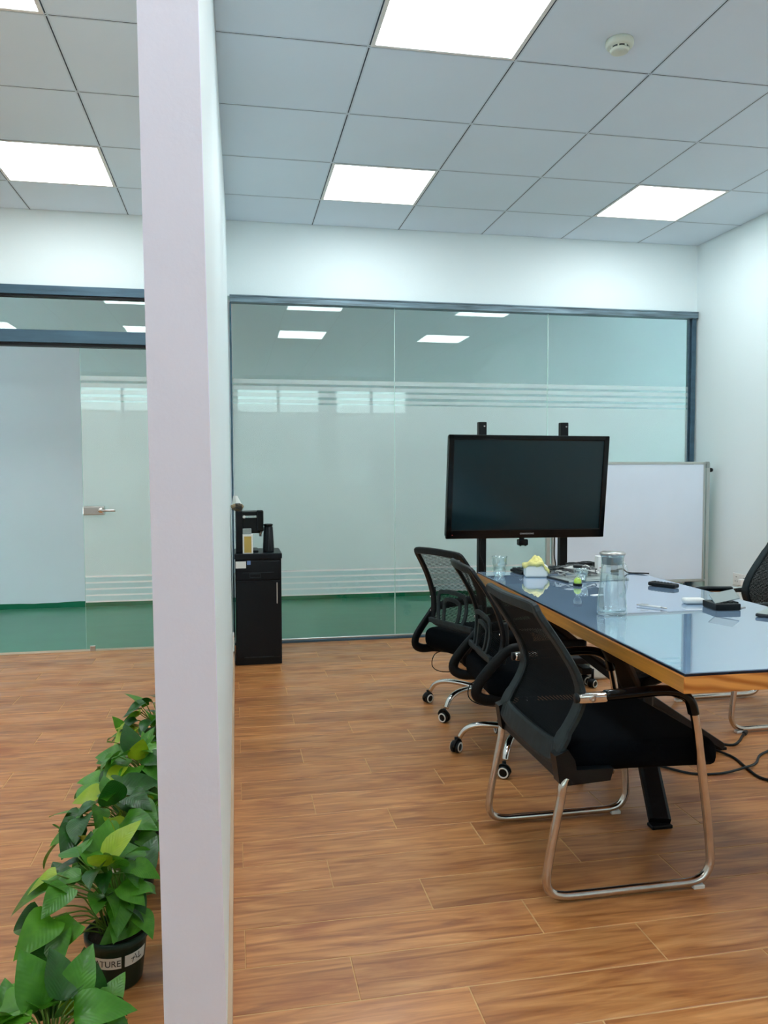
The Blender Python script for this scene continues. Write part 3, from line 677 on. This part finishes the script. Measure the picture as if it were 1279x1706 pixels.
# ------------------------------------------------------------------ sled chair
def sx_profile(z):     # x of the backrest surface against height (local)
    pts = [(.335, -.205), (.40, -.222), (.46, -.19), (.52, -.155), (.57, -.142), (.62, -.152), (.68, -.185), (.74, -.225), (.81, -.272)]
    for (a, xa), (b, xb) in zip(pts, pts[1:]):
        if z <= b: t = max(0, (z - a) / (b - a)); t2 = t; return xa + (xb - xa) * t2
    return pts[-1][1]
def grid_surface(name, fx, y_of, z0, z1, nz, ny, m, parent, curve=.0):
    bm = bmesh.new(); rows = []
    for i in range(nz + 1):
        z = z0 + (z1 - z0) * i / nz; row = []
        for j in range(ny + 1):
            s = -1 + 2 * j / ny; row.append(bm.verts.new((fx(z) - curve * (1 - s * s), y_of(z) * s, z)))
        rows.append(row)
    for i in range(nz):
        for j in range(ny): bm.faces.new((rows[i][j], rows[i][j + 1], rows[i + 1][j + 1], rows[i + 1][j]))
    return finish(name, bm, m, parent, True)
def make_sled(loc, rz, label):
    t = thing('sled_chair', label, 'chair', loc, rz, 'chrome sled base chairs at the meeting table')
    for s in (-1, 1):
        y = .25 * s
        pth = [(-.05, y * .90, .354), (-.13, y * .93, .354), (-.19, y * .97, .350), (-.208, y, .33), (-.214, y, .29), (-.232, y, .2), (-.25, y, .10), (-.252, y, .055), (-.235, y, .028), (-.20, y, .018), (-.15, y, .0165), (0, y, .0165), (.13, y, .0165), (.19, y, .018), (.225, y, .032), (.243, y, .062), (.244, y, .10), (.233, y, .20), (.205, y, .40), (.188, y, .50), (.172, y, .542), (.135, y, .568), (.08, y, .576), (-.06, y, .572), (-.17, y, .570)]
        fr = tube('frame_rail', pth, .0125, WCHROME, t, 4, n=10)
        pd = [(.184, y, .508), (.172, y, .545), (.14, y, .570), (.08, y, .580), (-.02, y, .577), (-.085, y, .575)]
        tube('armrest', pd, .02, BLACKG, t, 5, rb=.0145, ref=(0, 0, 1), n=12)
        bm = bmesh.new(); box(bm, (-.125, y, .571), (.085, .03, .027), .007, 3); ac = finish('armrest_end', bm, CHROME, t, True)
        lat('end_cap', [(.001, -.004), (.014, -.004), (.014, .004), (.001, .004)], (-.17, y, .571), BLACK, ac, 14, Matrix.Rotation(PI / 2, 4, 'Y'))
        lat('screw', [(.001, -.002), (.009, -.002), (.009, .002), (.004, .003), (.001, .001)], (-.13, y - s * 0 + s * .0155, .572), STEEL, ac, 14, Matrix.Rotation(PI / 2, 4, 'X'))
        bx('foot_glide', (.205, y, .006), (.035, .026, .012), WHITEP, t, .002)
    # seat
    bm = bmesh.new(); box(bm, (.048, 0, .391), (.475, .46, .08), .032, 4)
    for v in bm.verts:
        if v.co.z > .40: v.co.z += .010 * (1 - (v.co.y / .225) ** 2)
        if v.co.x > .2: v.co.z -= (v.co.x - .2) * .25
    finish('seat', bm, FABRIC, t, True)
    bx('seat_base', (.02, 0, .352), (.34, .40, .02), BLACK, t, .004)
    # backrest frame loop
    loop = []
    yo = lambda z: .215 if z < .6 else .215 - .012 * (z - .6) / .2
    zs = [.43, .47, .52, .57, .63, .69, .75, .80]
    for z in zs: loop.append((sx_profile(z), -yo(z), z))
    loop += [(sx_profile(.815), -.19, .815), (sx_profile(.815) - .012, -.1, .818), (sx_profile(.815) - .018, 0, .818), (sx_profile(.815) - .012, .1, .818), (sx_profile(.815), .19, .815)]
    for z in reversed(zs): loop.append((sx_profile(z), yo(z), z))
    loop += [(sx_profile(.42), .19, .408), (sx_profile(.42) - .008, .08, .405), (sx_profile(.42) - .008, -.08, .405), (sx_profile(.42), -.19, .408)]
    bm = bmesh.new(); path = catmull(loop, 3, True)
    # section kept flat in the plane of the back
    L = len(path); rings = []
    for i, p in enumerate(path):
        tg = (path[(i + 1) % L] - path[(i - 1) % L]).normalized()
        dz = .02; nx = Vector((1, 0, -(sx_profile(min(.81, p.z + dz)) - sx_profile(max(.34, p.z - dz))) / (2 * dz))).normalized()
        s = nx.cross(tg).normalized()
        wd = .022 if p.z > .58 else (.027 if p.z > .46 else .034)
        if p.z > .78: wd = .016
        rings.append([bm.verts.new(p + s * wd * a + nx * .009 * b) for a, b in ((1, .6), (.75, 1), (-.75, 1), (-1, .6), (-1, -.6), (-.75, -1), (.75, -1), (1, -.6))])
    for i in range(L):
        a, b = rings[i], rings[(i + 1) % L]
        for k in range(8): bm.faces.new((a[k], a[(k + 1) % 8], b[(k + 1) % 8], b[k]))
    finish('back_frame', bm, GREYPL, t)
    grid_surface('mesh_back', sx_profile, lambda z: yo(z) - .008, .42, .812, 22, 12, MESHD, t, curve=-.012)
    # side plates joining back and seat
    for s in (-1, 1):
        y = s * .236; bm = bmesh.new()
        outl = [(-.232, .415), (-.220, .338), (-.205, .330), (-.07, .336), (-.06, .370), (-.17, .372), (-.175, .40), (-.195, .43)]
        a = [bm.verts.new((x, y - .02, z)) for x, z in outl]; b = [bm.verts.new((x, y + .02, z)) for x, z in outl]
        bm.faces.new(a); bm.faces.new(b)
        for k in range(len(a)): bm.faces.new((a[k], a[(k + 1) % len(a)], b[(k + 1) % len(a)], b[k]))
        finish('back_bracket', bm, BLACK, t)
    bx('back_crossbar', (-.2, 0, .372), (.018, .43, .075), BLACK, t, .004, rot=Matrix.Rotation(.18, 4, 'Y'))
    return t
sled = make_sled((.54, -3.22, 0), 0, 'chrome sled base mesh chair nearest the camera, left of the table')
dup(sled, (1.90, -2.05, 0), PI, 'chrome sled base mesh chair on the far right side of the table')

# ------------------------------------------------------------------ swivel chair
def sw_profile(z):
    pts = [(.42, -.165), (.46, -.152), (.52, -.138), (.58, -.143), (.66, -.172), (.74, -.218), (.80, -.26)]
    for (a, xa), (b, xb) in zip(pts, pts[1:]):
        if z <= b: t = max(0, (z - a) / (b - a)); return xa + (xb - xa) * t
    return pts[-1][1]
def make_swivel(loc, rz, label, star0):
    t = thing('swivel_chair', label, 'chair', loc, rz, 'black mesh swivel chairs at the meeting table')
    lat('hub', [(.001, .075), (.03, .075), (.034, .09), (.034, .125), (.028, .135), (.001, .135)], (0, 0, 0), CHROME, t, 20)
    for k in range(5):
        a = star0 - rz + k * 2 * PI / 5; ca, sa = math.cos(a), math.sin(a)
        pth = catmull([(.02 * ca, .02 * sa, .112), (.10 * ca, .10 * sa, .122), (.18 * ca, .18 * sa, .122), (.235 * ca, .235 * sa, .102), (.262 * ca, .262 * sa, .064)], 5)
        bm = bmesh.new(); sweep(bm, pth, lambda u: .019 - .006 * u, lambda u: .013 - .002 * u, n=10); finish('leg', bm, CHROME, t, True)
        caster(t, .275 * ca, .275 * sa, .025, (BLACK, WHITEP), a + 1.1 + .5 * k, h=.062)
    lat('gas_lift', [(.001, .13), (.022, .13), (.022, .22), (.014, .221), (.014, .275), (.001, .275)], (0, 0, 0), BLACKG, t, 16)
    bx('tilt_mechanism', (.0, 0, .285), (.2, .16, .035), BLACK, t, .008, 2)
    tube('lever', [(-.02, -.06, .287), (-.03, -.15, .29), (-.035, -.20, .30)], .005, BLACK, t)
    tube('lever', [(.03, .06, .287), (.04, .18, .285), (.05, .235, .287)], .005, CHROME, t)
    bm = bmesh.new(); box(bm, (-.005, 0, .352), (.39, .42, .105), .042, 5)
    finish('seat', bm, FABRIC, t, True)
    yo = lambda z: .178 + .018 * math.sin(max(0, min(1, (z - .43) / .37)) * PI)
    loop = []; zs = [.455, .50, .55, .61, .67, .73, .78]
    for z in zs: loop.append((sw_profile(z), -yo(z), z))
    loop += [(sw_profile(.8), -.165, .800), (sw_profile(.8) - .014, -.08, .806), (sw_profile(.8) - .018, 0, .808), (sw_profile(.8) - .014, .08, .806), (sw_profile(.8), .165, .800)]
    for z in reversed(zs): loop.append((sw_profile(z), yo(z), z))
    loop += [(sw_profile(.435), .155, .436), (sw_profile(.43) - .006, .07, .432), (sw_profile(.43) - .006, -.07, .432), (sw_profile(.435), -.155, .436)]
    bm = bmesh.new(); path = catmull(loop, 3, True); L = len(path); rings = []
    for i, p in enumerate(path):
        tg = (path[(i + 1) % L] - path[(i - 1) % L]).normalized()
        dz = .02; nx = Vector((1, 0, -(sw_profile(min(.8, p.z + dz)) - sw_profile(max(.42, p.z - dz))) / (2 * dz))).normalized()
        s = nx.cross(tg).normalized(); wd = .017 if p.z > .46 else .014
        rings.append([bm.verts.new(p + s * wd * a + nx * .008 * b) for a, b in ((1, .6), (.75, 1), (-.75, 1), (-1, .6), (-1, -.6), (-.75, -1), (.75, -1), (1, -.6))])
    for i in range(L):
        a, b = rings[i], rings[(i + 1) % L]
        for k in range(8): bm.faces.new((a[k], a[(k + 1) % 8], b[(k + 1) % 8], b[k]))
    finish('back_frame', bm, BLACK, t)
    grid_surface('mesh_back', sw_profile, lambda z: yo(z) - .006, .44, .798, 18, 10, MESHC, t, curve=-.010)
    # lumbar support: two arches on a cross bar, behind the mesh
    bx('back_crossbar', (-.182, 0, .447), (.016, .34, .026), GREYPL, t, .004, 2)
    for (hw, zt_) in ((.105, .60), (.058, .565)):
        arch = [(-.184, -hw * .85, .452), (-.176, -hw, .49), (-.170, -hw * 1.05, .54), (-.172, -hw * .95, zt_ - .012), (-.176, -hw * .6, zt_), (-.178, 0, zt_ + .004), (-.176, hw * .6, zt_), (-.172, hw * .95, zt_ - .012), (-.170, hw * 1.05, .54), (-.176, hw, .49), (-.184, hw * .85, .452)]
        tube('lumbar_arch', arch, .010, GREYPL, t, 4, rb=.005, ref=(1, 0, 0), square=True)
    for s in (-1, 1):
        y = s * .205
        arm = [(.19, y, .505), (.12, y * 1.02, .512), (.02, y * 1.03, .508), (-.07, y * 1.02, .503), (-.125, y, .492), (-.165, y * .98, .455), (-.21, y * .98, .405), (-.245, y * .98, .355), (-.245, y * .97, .318), (-.205, y * .95, .298), (-.14, y * .88, .297), (-.08, y * .6, .292)]
        tube('arm', arm, .022, BLACK, t, 4, rb=.011, ref=(0, 1, 0) if False else (0, 1, 0), n=10)
        bm = bmesh.new(); sweep(bm, catmull([(-.148, y * .96, .44), (-.135, y * .96, .50), (-.135, y * .96, .56), (-.14, y * .96, .60)], 4), .016, .007, ref=(0, 1, 0), n=10)
        br = finish('back_bracket', bm, GREYPL, t, True)
        for z in (.485, .555): lat('screw', [(.001, -.003), (.005, -.003), (.005, .001), (.001, .001)], (-.155, y * .96, z), CHROME, br, 10, Matrix.Rotation(PI / 2, 4, 'Y'))
    tube('tension_cable', [(-.12, .1, .30), (-.19, .115, .28), (-.2, .12, .22), (-.15, .1, .19), (-.05, .02, .20)], .0025, BLACK, t)
    return t
swa = make_swivel((.645, -1.73, 0), math.radians(22), 'black mesh swivel chair nearest the glass wall, its back fully in view', math.radians(144))
swb = make_swivel((.63, -2.37, 0), math.radians(-3), 'black mesh swivel chair between the other swivel chair and the sled chair', math.radians(163))

# ------------------------------------------------------------------ things on the table
ZT_ = .7005
def on(name, label, cat, x, y, rz=0, g=None): return thing(name, label, cat, (x, y, ZT_), rz, g)
cu = on('glass_cup', 'double walled clear glass cup at the far left table corner', 'cup', .665, -1.97)
bm = bmesh.new(); lathe(bm, [(.001, .002), (.022, .002), (.029, .02), (.030, .035), (.026, .042), (.034, .06), (.036, .085), (.0355, .094), (.033, .094), (.033, .085), (.031, .062), (.022, .044), (.026, .03), (.02, .012), (.001, .010)], (0, 0, 0), 24, cap=False); finish('cup_body', bm, VESSEL, cu, True)
kb = on('keyboard', 'black computer keyboard behind the yellow tissue pack', 'keyboard', .96, -1.87, math.radians(6))
bx('keyboard_base', (0, 0, .009), (.37, .13, .014), BLACK, kb, .004, 2)
bm = bmesh.new()
for i in range(15):
    for j in range(5): box(bm, (-.168 + i * .024, -.048 + j * .024, .0195), (.019, .019, .007), .002, taper=.85)
kk = finish('keys', bm, GREYPL, kb); kk['kind'] = 'stuff'
ti = on('tissue_pack', 'white tissue pack with a crumpled pale yellow wrap', 'tissue pack', .828, -2.01, math.radians(-14))
bx('pack', (0, 0, .028), (.105, .075, .054), PAPER, ti, .008, 3)
bm = bmesh.new(); bmesh.ops.create_grid(bm, x_segments=16, y_segments=10, size=.5)
for v in bm.verts:
    x, y = v.co.x, v.co.y; fx_, fy_ = abs(x) * 2, abs(y) * 2
    z = .064 + .014 * math.sin(9 * x + 4 * y) * (1 - fx_) + .012 * math.cos(14 * y) * (1 - fx_ ** 2) + .014 * math.exp(-((x * 6 - .3) ** 2)) - .004 * max(fx_, fy_) ** 4 - (.012 if x > .3 else 0) + random.uniform(-.002, .002)
    if x > .25: z -= (x - .25) * .05
    v.co = Vector((x * .116, y * .084, z))
ex = bmesh.ops.extrude_face_region(bm, geom=list(bm.faces))
for v in [g for g in ex['geom'] if isinstance(g, bmesh.types.BMVert)]: v.co.z -= .018
finish('yellow_wrap', bm, YELLOW, ti, True)
tube('carry_loop', [(.0, -.02, .07), (.004, 0, .088), (.012, .02, .085), (.03, .03, .068)], .008, YELLOW, ti, 5, rb=.002)
fo = on('folder', 'flat grey folder under the tangled cables', 'folder', 1.03, -2.13, math.radians(8))
bx('cover', (0, 0, .003), (.31, .19, .004), GREYP, fo, .001); bx('sheet', (.03, .01, .0062), (.26, .17, .0015), GREYP, fo)
tube('spine', [(-.155, -.09, .005), (-.155, .09, .005)], .004, INK, fo, 1)
cg = on('cable_tangle', 'tangle of black cables in clear wrap on the grey folder', 'cables', 1.0, -2.07)
bm = bmesh.new(); bm2 = bmesh.new()
for k in range(7):
    a0 = random.uniform(0, 6); pts = []
    for j in range(10):
        a = a0 + j * 1.1; pts.append((.10 * math.cos(a) * random.uniform(.6, 1.15), .055 * math.sin(a) * random.uniform(.6, 1.15), .012 + random.uniform(0, .038)))
    sweep(bm if k % 3 else bm2, catmull(pts, 5), .0032, n=6)
finish('black_cables', bm, BLACK, cg, True); finish('white_cables', bm2, WHITEP, cg, True)
bm = bmesh.new(); bmesh.ops.create_grid(bm, x_segments=22, y_segments=14, size=.5)
for v in bm.verts:
    x, y = v.co.x, v.co.y; d = max(0, 1 - 4 * (x * x + y * y)); v.co = Vector((x * .25, y * .16, .012 + .045 * d ** .5 + random.uniform(-.006, .006)))
finish('clear_wrap', bm, BAGCLEAR, cg, False)
ps_ = on('power_strip', 'short black power strip behind the cable tangle', 'power strip', 1.145, -1.815, .05)
bx('housing', (0, 0, .018), (.16, .04, .034), BLACK, ps_, .004, 2); boxes('socket', [((-.05 + .05 * k, 0, .036), (.03, .026, .002)) for k in range(3)], GREYPL, ps_)
hp = on('wire_hoop', 'thin dark wire hoop standing up from the cables', 'wire', 1.067, -2.03, .05)
tube('hoop', [(-.043, 0, .0), (-.042, 0, .035), (-.034, 0, .058), (-.02, 0, .066), (.02, 0, .066), (.034, 0, .06), (.04, 0, .04), (.043, 0, .0)], .0022, INK, hp, 6)
hg = on('hourglass', 'small sand timer with black caps and neon yellow sand', 'hourglass', .893, -2.325)
for z in (0, .078): lat('cap', [(.001, 0), (.019, 0), (.020, .003), (.020, .008), (.019, .010), (.001, .010)], (0, 0, z), BLACK, hg, 20)
lat('glass_bulb', [(.016, .010), (.0175, .018), (.016, .03), (.008, .042), (.003, .0445), (.008, .048), (.016, .058), (.0175, .07), (.016, .078)], (0, 0, 0), VESSEL, hg, 20, cap=False)
lat('sand', [(.001, .0105), (.0152, .0105), (.0165, .018), (.0145, .027), (.006, .035), (.001, .036)], (0, 0, 0), NEON, hg, 20)
gl = on('small_glass', 'small clear tumbler behind the sand timer', 'glass', .962, -2.22)
bm = bmesh.new(); lathe(bm, [(.001, .001), (.018, .001), (.026, .045), (.027, .06), (.0255, .06), (.024, .045), (.017, .006), (.001, .006)], (0, 0, 0), 20, cap=False); finish('glass_body', bm, VESSEL, gl, True)
wcp = on('white_box', 'small upright white box behind the glass pitcher', 'box', 1.205, -1.90)
bx('carton', (0, 0, .038), (.042, .04, .076), PAPER, wcp, .002); bx('printed_panel', (.006, -.0204, .045), (.004, .001, .03), INK, wcp); bx('red_mark', (-.008, -.0204, .02), (.012, .001, .004), RED, wcp)
pi_ = on('glass_pitcher', 'tall clear glass pitcher with a steel lid', 'pitcher', .722, -2.975, math.radians(-78))
bm = bmesh.new(); lathe(bm, [(.001, .002), (.048, .002), (.0515, .008), (.050, .03), (.042, .11), (.0375, .165), (.0375, .196), (.040, .204), (.0385, .205), (.0352, .197), (.0352, .165), (.0395, .11), (.0475, .03), (.046, .014), (.001, .012)], (0, 0, 0), 32, cap=False); finish('glass_body', bm, VESSEL, pi_, True)
tube('handle', [(.036, 0, .180), (.055, 0, .183), (.070, 0, .165), (.073, 0, .13), (.068, 0, .10), (.058, 0, .078), (.045, 0, .072)], .0065, VESSEL, pi_, 6, rb=.005, ref=(0, 1, 0), n=10)
ld = lat('lid', [(.001, .174), (.034, .174), (.0345, .205), (.043, .208), (.0435, .213), (.038, .216), (.001, .217)], (0, 0, 0), STEEL, pi_, 32)
bx('lid_tab', (-.038, 0, .213), (.02, .014, .006), STEEL, ld, .002); bx('strainer_slot', (-.0345, 0, .19), (.002, .022, .014), INK, ld)
rm = on('remote', 'black remote control lying alone near the right table edge', 'remote', 1.232, -2.43, math.radians(-62))
bx('housing', (0, 0, .010), (.125, .042, .017), BLACK, rm, .006, 3); boxes('button', [((-.045 + .015 * i, -.01 + .01 * j, .019), (.008, .006, .0025)) for i in range(6) for j in range(3)], GREYPL, rm)
pn = on('pen', 'white ballpoint pen with grey grip on the table top', 'pen', .923, -2.89, math.radians(-54))
tube('barrel', [(-.05, 0, .006), (.03, 0, .006)], .0042, WHITEP, pn, 1, n=10); tube('tip', [(.03, 0, .006), (.052, 0, .006)], .0028, STEEL, pn, 1, n=8); tube('clicker', [(-.06, 0, .006), (-.05, 0, .006)], .0022, STEEL, pn, 1, n=8); bx('clip', (-.03, 0, .0112), (.03, .002, .0015), STEEL, pn)
sp_ = on('paper_slip', 'small white paper slip behind the glass pitcher', 'paper', .86, -2.575, .3)
bx('slip', (0, 0, .001), (.05, .022, .0012), PAPER, sp_)
ds = on('card_reader', 'open black box with keypad and a tilted grey cover', 'device', 1.16, -2.955, math.radians(-6))
bx('base_box', (0, .015, .012), (.092, .10, .023), BLACK, ds, .003, 2)
boxes('keypad', [((-.02 + .02 * i, -.01 + .02 * j, .025), (.013, .013, .004)) for i in range(4) for j in range(3)], GREYPL, ds)
bm = bmesh.new(); M_ = Matrix.Translation((.002, .0, .045)) @ Matrix.Rotation(math.radians(-11), 4, 'Y') @ Matrix.Rotation(math.radians(38), 4, 'X')
box(bm, (0, 0, 0), (.092, .045, .004)); bmesh.ops.transform(bm, matrix=M_, verts=bm.verts); finish('cover', bm, GREYP, ds)
wl = on('white_case', 'small rounded white case left of the open black box', 'case', 1.12, -2.83, math.radians(-10))
bx('case_body', (0, 0, .011), (.075, .045, .02), WHITEP, wl, .008, 3)
ky = on('key', 'small steel key beside the open black box', 'key', 1.232, -2.95, .2)
boxes('key_blade', [((.012, 0, .002), (.02, .004, .0025))], STEEL, ky); lat('key_bow', [(.003, 0), (.008, 0), (.008, .003), (.003, .003), (.003, 0)], (-.004, 0, .001), STEEL, ky, 14, cap=False)
ph = on('phone', 'grey phone cut off by the right edge of the photo', 'phone', 1.222, -3.105, math.radians(38))
bx('phone_body', (.02, 0, .007), (.13, .05, .011), INK, ph, .004, 2); bx('phone_screen', (.02, 0, .0128), (.12, .044, .001), GREYP, ph)
bc = on('loose_cable', 'loose black cable end at the far right table corner', 'cable', 1.30, -1.99)
tube('wire', [(-.06, .03, .004), (-.03, 0, .022), (.0, -.01, .004), (.05, -.04, .004), (.08, -.06, .004)], .0035, BLACK, bc); bx('plug', (-.055, .02, .008), (.04, .016, .013), BLACK, bc, .003)

# ------------------------------------------------------------------ things under the table
wx = thing('white_bag', 'crumpled white bag on the floor beside the television stand foot', 'bag', (1.49, -1.27, 0))
bm = bmesh.new(); box(bm, (0, 0, .06), (.13, .12, .12), .015, 3)
bmesh.ops.subdivide_edges(bm, edges=list(bm.edges), cuts=1)
for v in bm.verts: v.co += Vector((random.uniform(-.006, .006), random.uniform(-.006, .006), random.uniform(-.005, .005) if v.co.z > .01 else 0))
finish('bag_body', bm, CLOTH, wx, True)
cb1 = tag(tube('floor_cable', [(1.44, -2.50, .02), (1.497, -2.425, .006), (1.56, -2.45, .005), (1.62, -2.41, .005), (1.66, -2.37, .006), (1.70, -2.335, .01)], .006, BLACK), 'short black cable with a plug on the floor by the white chair glide', 'cable')
bx('plug', (1.703, -2.333, .011), (.035, .018, .018), BLACK, cb1, .004, rot=.7)
tag(tube('floor_cable', [(1.40, -2.47, .02), (1.47, -2.57, .006), (1.45, -2.70, .006), (1.44, -2.80, .006), (1.50, -2.86, .006), (1.65, -2.9, .006)], .0055, BLACK), 'long black cable running from the table leg to the right edge', 'cable')
tag(tube('floor_cable', [(1.05, -2.55, .006), (1.127, -2.62, .006), (1.205, -2.71, .006), (1.32, -2.73, .006), (1.434, -2.715, .0155), (1.52, -2.66, .006), (1.60, -2.58, .006), (1.72, -2.52, .006)], .005, GREYPL), 'grey cable curving across the floor beyond the chair seat', 'cable')

# ------------------------------------------------------------------ potted pothos along the partition
def leaf_mesh(k):
    ln = 1.0; bm = bmesh.new(); n = 9; bend = [.25, .5, .1, .38][k]; fold = [.22, .3, .15, .35][k]
    wf = lambda t: .40 * (math.sin(PI * min(1, t ** .62)) ** .85) * (1 - .25 * t)
    rows = []
    for i in range(n + 1):
        t = i / n; x = t; z = -bend * t * t * .55 + .05 * math.sin(t * 3)
        wd = wf(t) if 0 < i < n else 0
        back = -.07 * (1 - t) ** 3 if i else 0
        if i in (0, n): rows.append([bm.verts.new((x, 0, z))])
        else:
            rows.append([bm.verts.new((x + (back * 1.6 if abs(s) == 1 else back), s * wd, z + fold * abs(s) * wd * (1 - .5 * t) + (.02 * math.sin(6 * t + k) if abs(s) == 1 else 0))) for s in (-1, -.5, 0, .5, 1)])
    for a, b in zip(rows, rows[1:]):
        if len(a) == 1:
            for j in range(4): bm.faces.new((a[0], b[j + 1], b[j]))
        elif len(b) == 1:
            for j in range(4): bm.faces.new((a[j], a[j + 1], b[0]))
        else:
            for j in range(4): bm.faces.new((a[j], a[j + 1], b[j + 1], b[j]))
    for v in bm.verts: v.co *= .115
    me = bpy.data.meshes.new('leaf')
    bm.to_mesh(me); bm.free(); me.polygons.foreach_set('use_smooth', [True] * len(me.polygons)); return me
LM = []
for k in range(4):
    for q in range(4):
        me = leaf_mesh(k); me.materials.append(LEAF[q]); LM.append(me)
rnd = random.Random(11)
def plant(x, y, label, nleaf, hmax, rad, bias=0.0, words=None, seed=1, clear=False, extra=()):
    r_ = random.Random(seed); t = thing('potted_pothos', label, 'potted plant', (x, y, 0), 0, 'potted pothos plants along the partition')
    bm = bmesh.new(); lathe(bm, [(.001, 0), (.052, 0), (.056, .006), (.068, .105), (.073, .108), (.074, .122), (.069, .124), (.066, .112), (.001, .112)], (0, 0, 0), 28, cap=False)
    p_ = finish('pot', bm, POTM, t, True)
    lat('soil', [(.001, .113), (.0655, .112)], (0, 0, 0), SOIL, t, 20, cap=False)
    # stickers, bent round the pot
    for ang, wd, wtxt in ((-1.90, .078, words), (-.72, .06, None)):
        rr_ = .0650; b3 = bmesh.new(); nn = 8; cols = []
        for i in range(nn + 1):
            a = ang + (i / nn - .5) * wd / rr_
            cols.append([b3.verts.new(((rr_ - .0006 + (z - .07) * .12) * math.cos(a), (rr_ - .0006 + (z - .07) * .12) * math.sin(a), z)) for z in (.062, .09)])
        for i in range(nn): b3.faces.new((cols[i][0], cols[i + 1][0], cols[i + 1][1], cols[i][1]))
        ps2 = finish('sticker', b3, PAPER, p_, True)
    for k_, (da, z_, w_, h_, rt) in enumerate([(-.16, .078, .010, .0012, .1), (-.16, .075, .0012, .014, .3), (-.05, .08, .0012, .012, -.4), (.0, .074, .009, .0012, .4), (.08, .078, .0012, .015, 0), (.13, .073, .007, .0012, -.3)]):
        a_ = -.72 + da; bx('ink_stroke', (.0665 * math.cos(a_), .0665 * math.sin(a_), z_), (w_, .0006, h_), INK, p_, rot=Matrix.Rotation(a_ + PI / 2, 4, 'Z') @ Matrix.Rotation(rt, 4, 'Y'))
    if words:
        Mx = Matrix.Rotation(-1.90 + PI / 2, 4, 'Z') @ Matrix.Translation((0, -.0662, .0755)) @ Matrix.Rotation(PI / 2 - .06, 4, 'X')
        text('lettering', words, .020, INK, p_, Mx, .0002, bend=.066)
    sb = bmesh.new()
    for i in range(nleaf):
        a = i * 2.399 + r_.uniform(-.3, .3); f = (i + .5) / nleaf
        rd = rad * (.12 + .88 * f ** .7) * r_.uniform(.8, 1.1); h = .13 + (hmax - .13) * (1 - f ** 1.6) * r_.uniform(.75, 1.05) + .02
        bx_, by_ = rd * math.cos(a) + bias, rd * math.sin(a)
        tilt = math.radians(r_.uniform(-12, 30) + 22 * f); yaw_ = a + r_.uniform(-.8, .8); sc = r_.uniform(.58, .98)
        if clear and by_ < -.015 and bx_ > -.07: bx_ *= .5; by_ *= .4; h = max(h, .17); sc *= .8
        if r_.random() < .22: tilt = math.radians(-r_.uniform(35, 65))
        # keep the blade clear of the partition
        tipx = x + bx_ + .115 * sc * math.cos(yaw_)
        if tipx > -.722 or x + bx_ > -.735:
            yaw_ = PI - yaw_ * .5 if math.cos(yaw_) > 0 else yaw_; bx_ = min(bx_, -.745 - x)
            if x + bx_ + .115 * sc * math.cos(yaw_) > -.722: yaw_ = PI / 2 + .3 if by_ > 0 else -PI / 2 - .3
        q = r_.random(); mi_ = 3 if q > .93 else (1 if q < .3 else (2 if q > .62 else 0))
        base = Vector((bx_, by_, h))
        R_ = Matrix.Rotation(yaw_, 4, 'Z') @ Matrix.Rotation(tilt, 4, 'Y') @ Matrix.Rotation(r_.uniform(-.6, .6), 4, 'X')
        lo = bpy.data.objects.new('leaf', LM[(i % 4) * 4 + mi_]); C.objects.link(lo); lo.parent = t
        lo.matrix_local = Matrix.Translation(base) @ R_ @ Matrix.Scale(sc, 4)
        ra_ = r_.uniform(0, .035); st = Vector((ra_ * math.cos(a), ra_ * math.sin(a), .112))
        mid = (st + base) / 2 + Vector((0, 0, .03)) - Vector((bx_, by_, 0)) * .15
        sweep(sb, catmull([st, mid, base], 4), .0019, n=5)
    for ex_, ey_, ez_, yw_, tl_, rl_, sc_, mk_ in extra:
        base = Vector((ex_ - x, ey_ - y, ez_))
        lo = bpy.data.objects.new('leaf', LM[mk_]); C.objects.link(lo); lo.parent = t
        lo.matrix_local = Matrix.Translation(base) @ Matrix.Rotation(yw_, 4, 'Z') @ Matrix.Rotation(tl_, 4, 'Y') @ Matrix.Rotation(rl_, 4, 'X') @ Matrix.Scale(sc_, 4)
        st = Vector((base.x * .15, base.y * .15, .112)); sweep(sb, catmull([st, (st + base) / 2 + Vector((0, 0, .012)), base], 4), .0019, n=5)
    s_ = finish('stems', sb, STEM, t, True); s_['kind'] = 'stuff'
    return t
plant(-.885, -4.0, 'pothos in the bottom left corner of the photo, nearest the camera', 44, .20, .125, 0, None, 3, False, [(-.850, -3.86, .125, 1.75, -1.25, .1, .95, 1), (-.90, -3.87, .12, 1.9, -1.2, -.2, 1.0, 5), (-.875, -3.88, .125, 1.2, -1.0, .5, .75, 15), (-.815, -3.88, .12, .9, -.8, .3, .7, 2)])
plant(-.83, -3.58, 'pothos second from the camera, its dark green pot with white lettered stickers', 50, .27, .15, -.04, 'NATURE', 5, True, [(-.765, -3.60, .165, 3.5, .35, -.5, .98, 2), (-.90, -3.66, .19, 3.9, .25, -.2, 1.0, 6), (-.93, -3.64, .15, 3.8, .8, 0, .9, 0), (-.80, -3.55, .22, 3.3, .3, -.3, .9, 8)])
plant(-.845, -3.16, 'pothos third from the camera, its yellow tipped leaves spreading left', 52, .27, .15, -.05, None, 8)
plant(-.83, -2.80, 'pothos second from the far end of the row along the partition', 50, .27, .14, -.04, None, 12)
plant(-.83, -2.36, 'farthest pothos of the row along the partition', 48, .29, .13, -.02, None, 21)
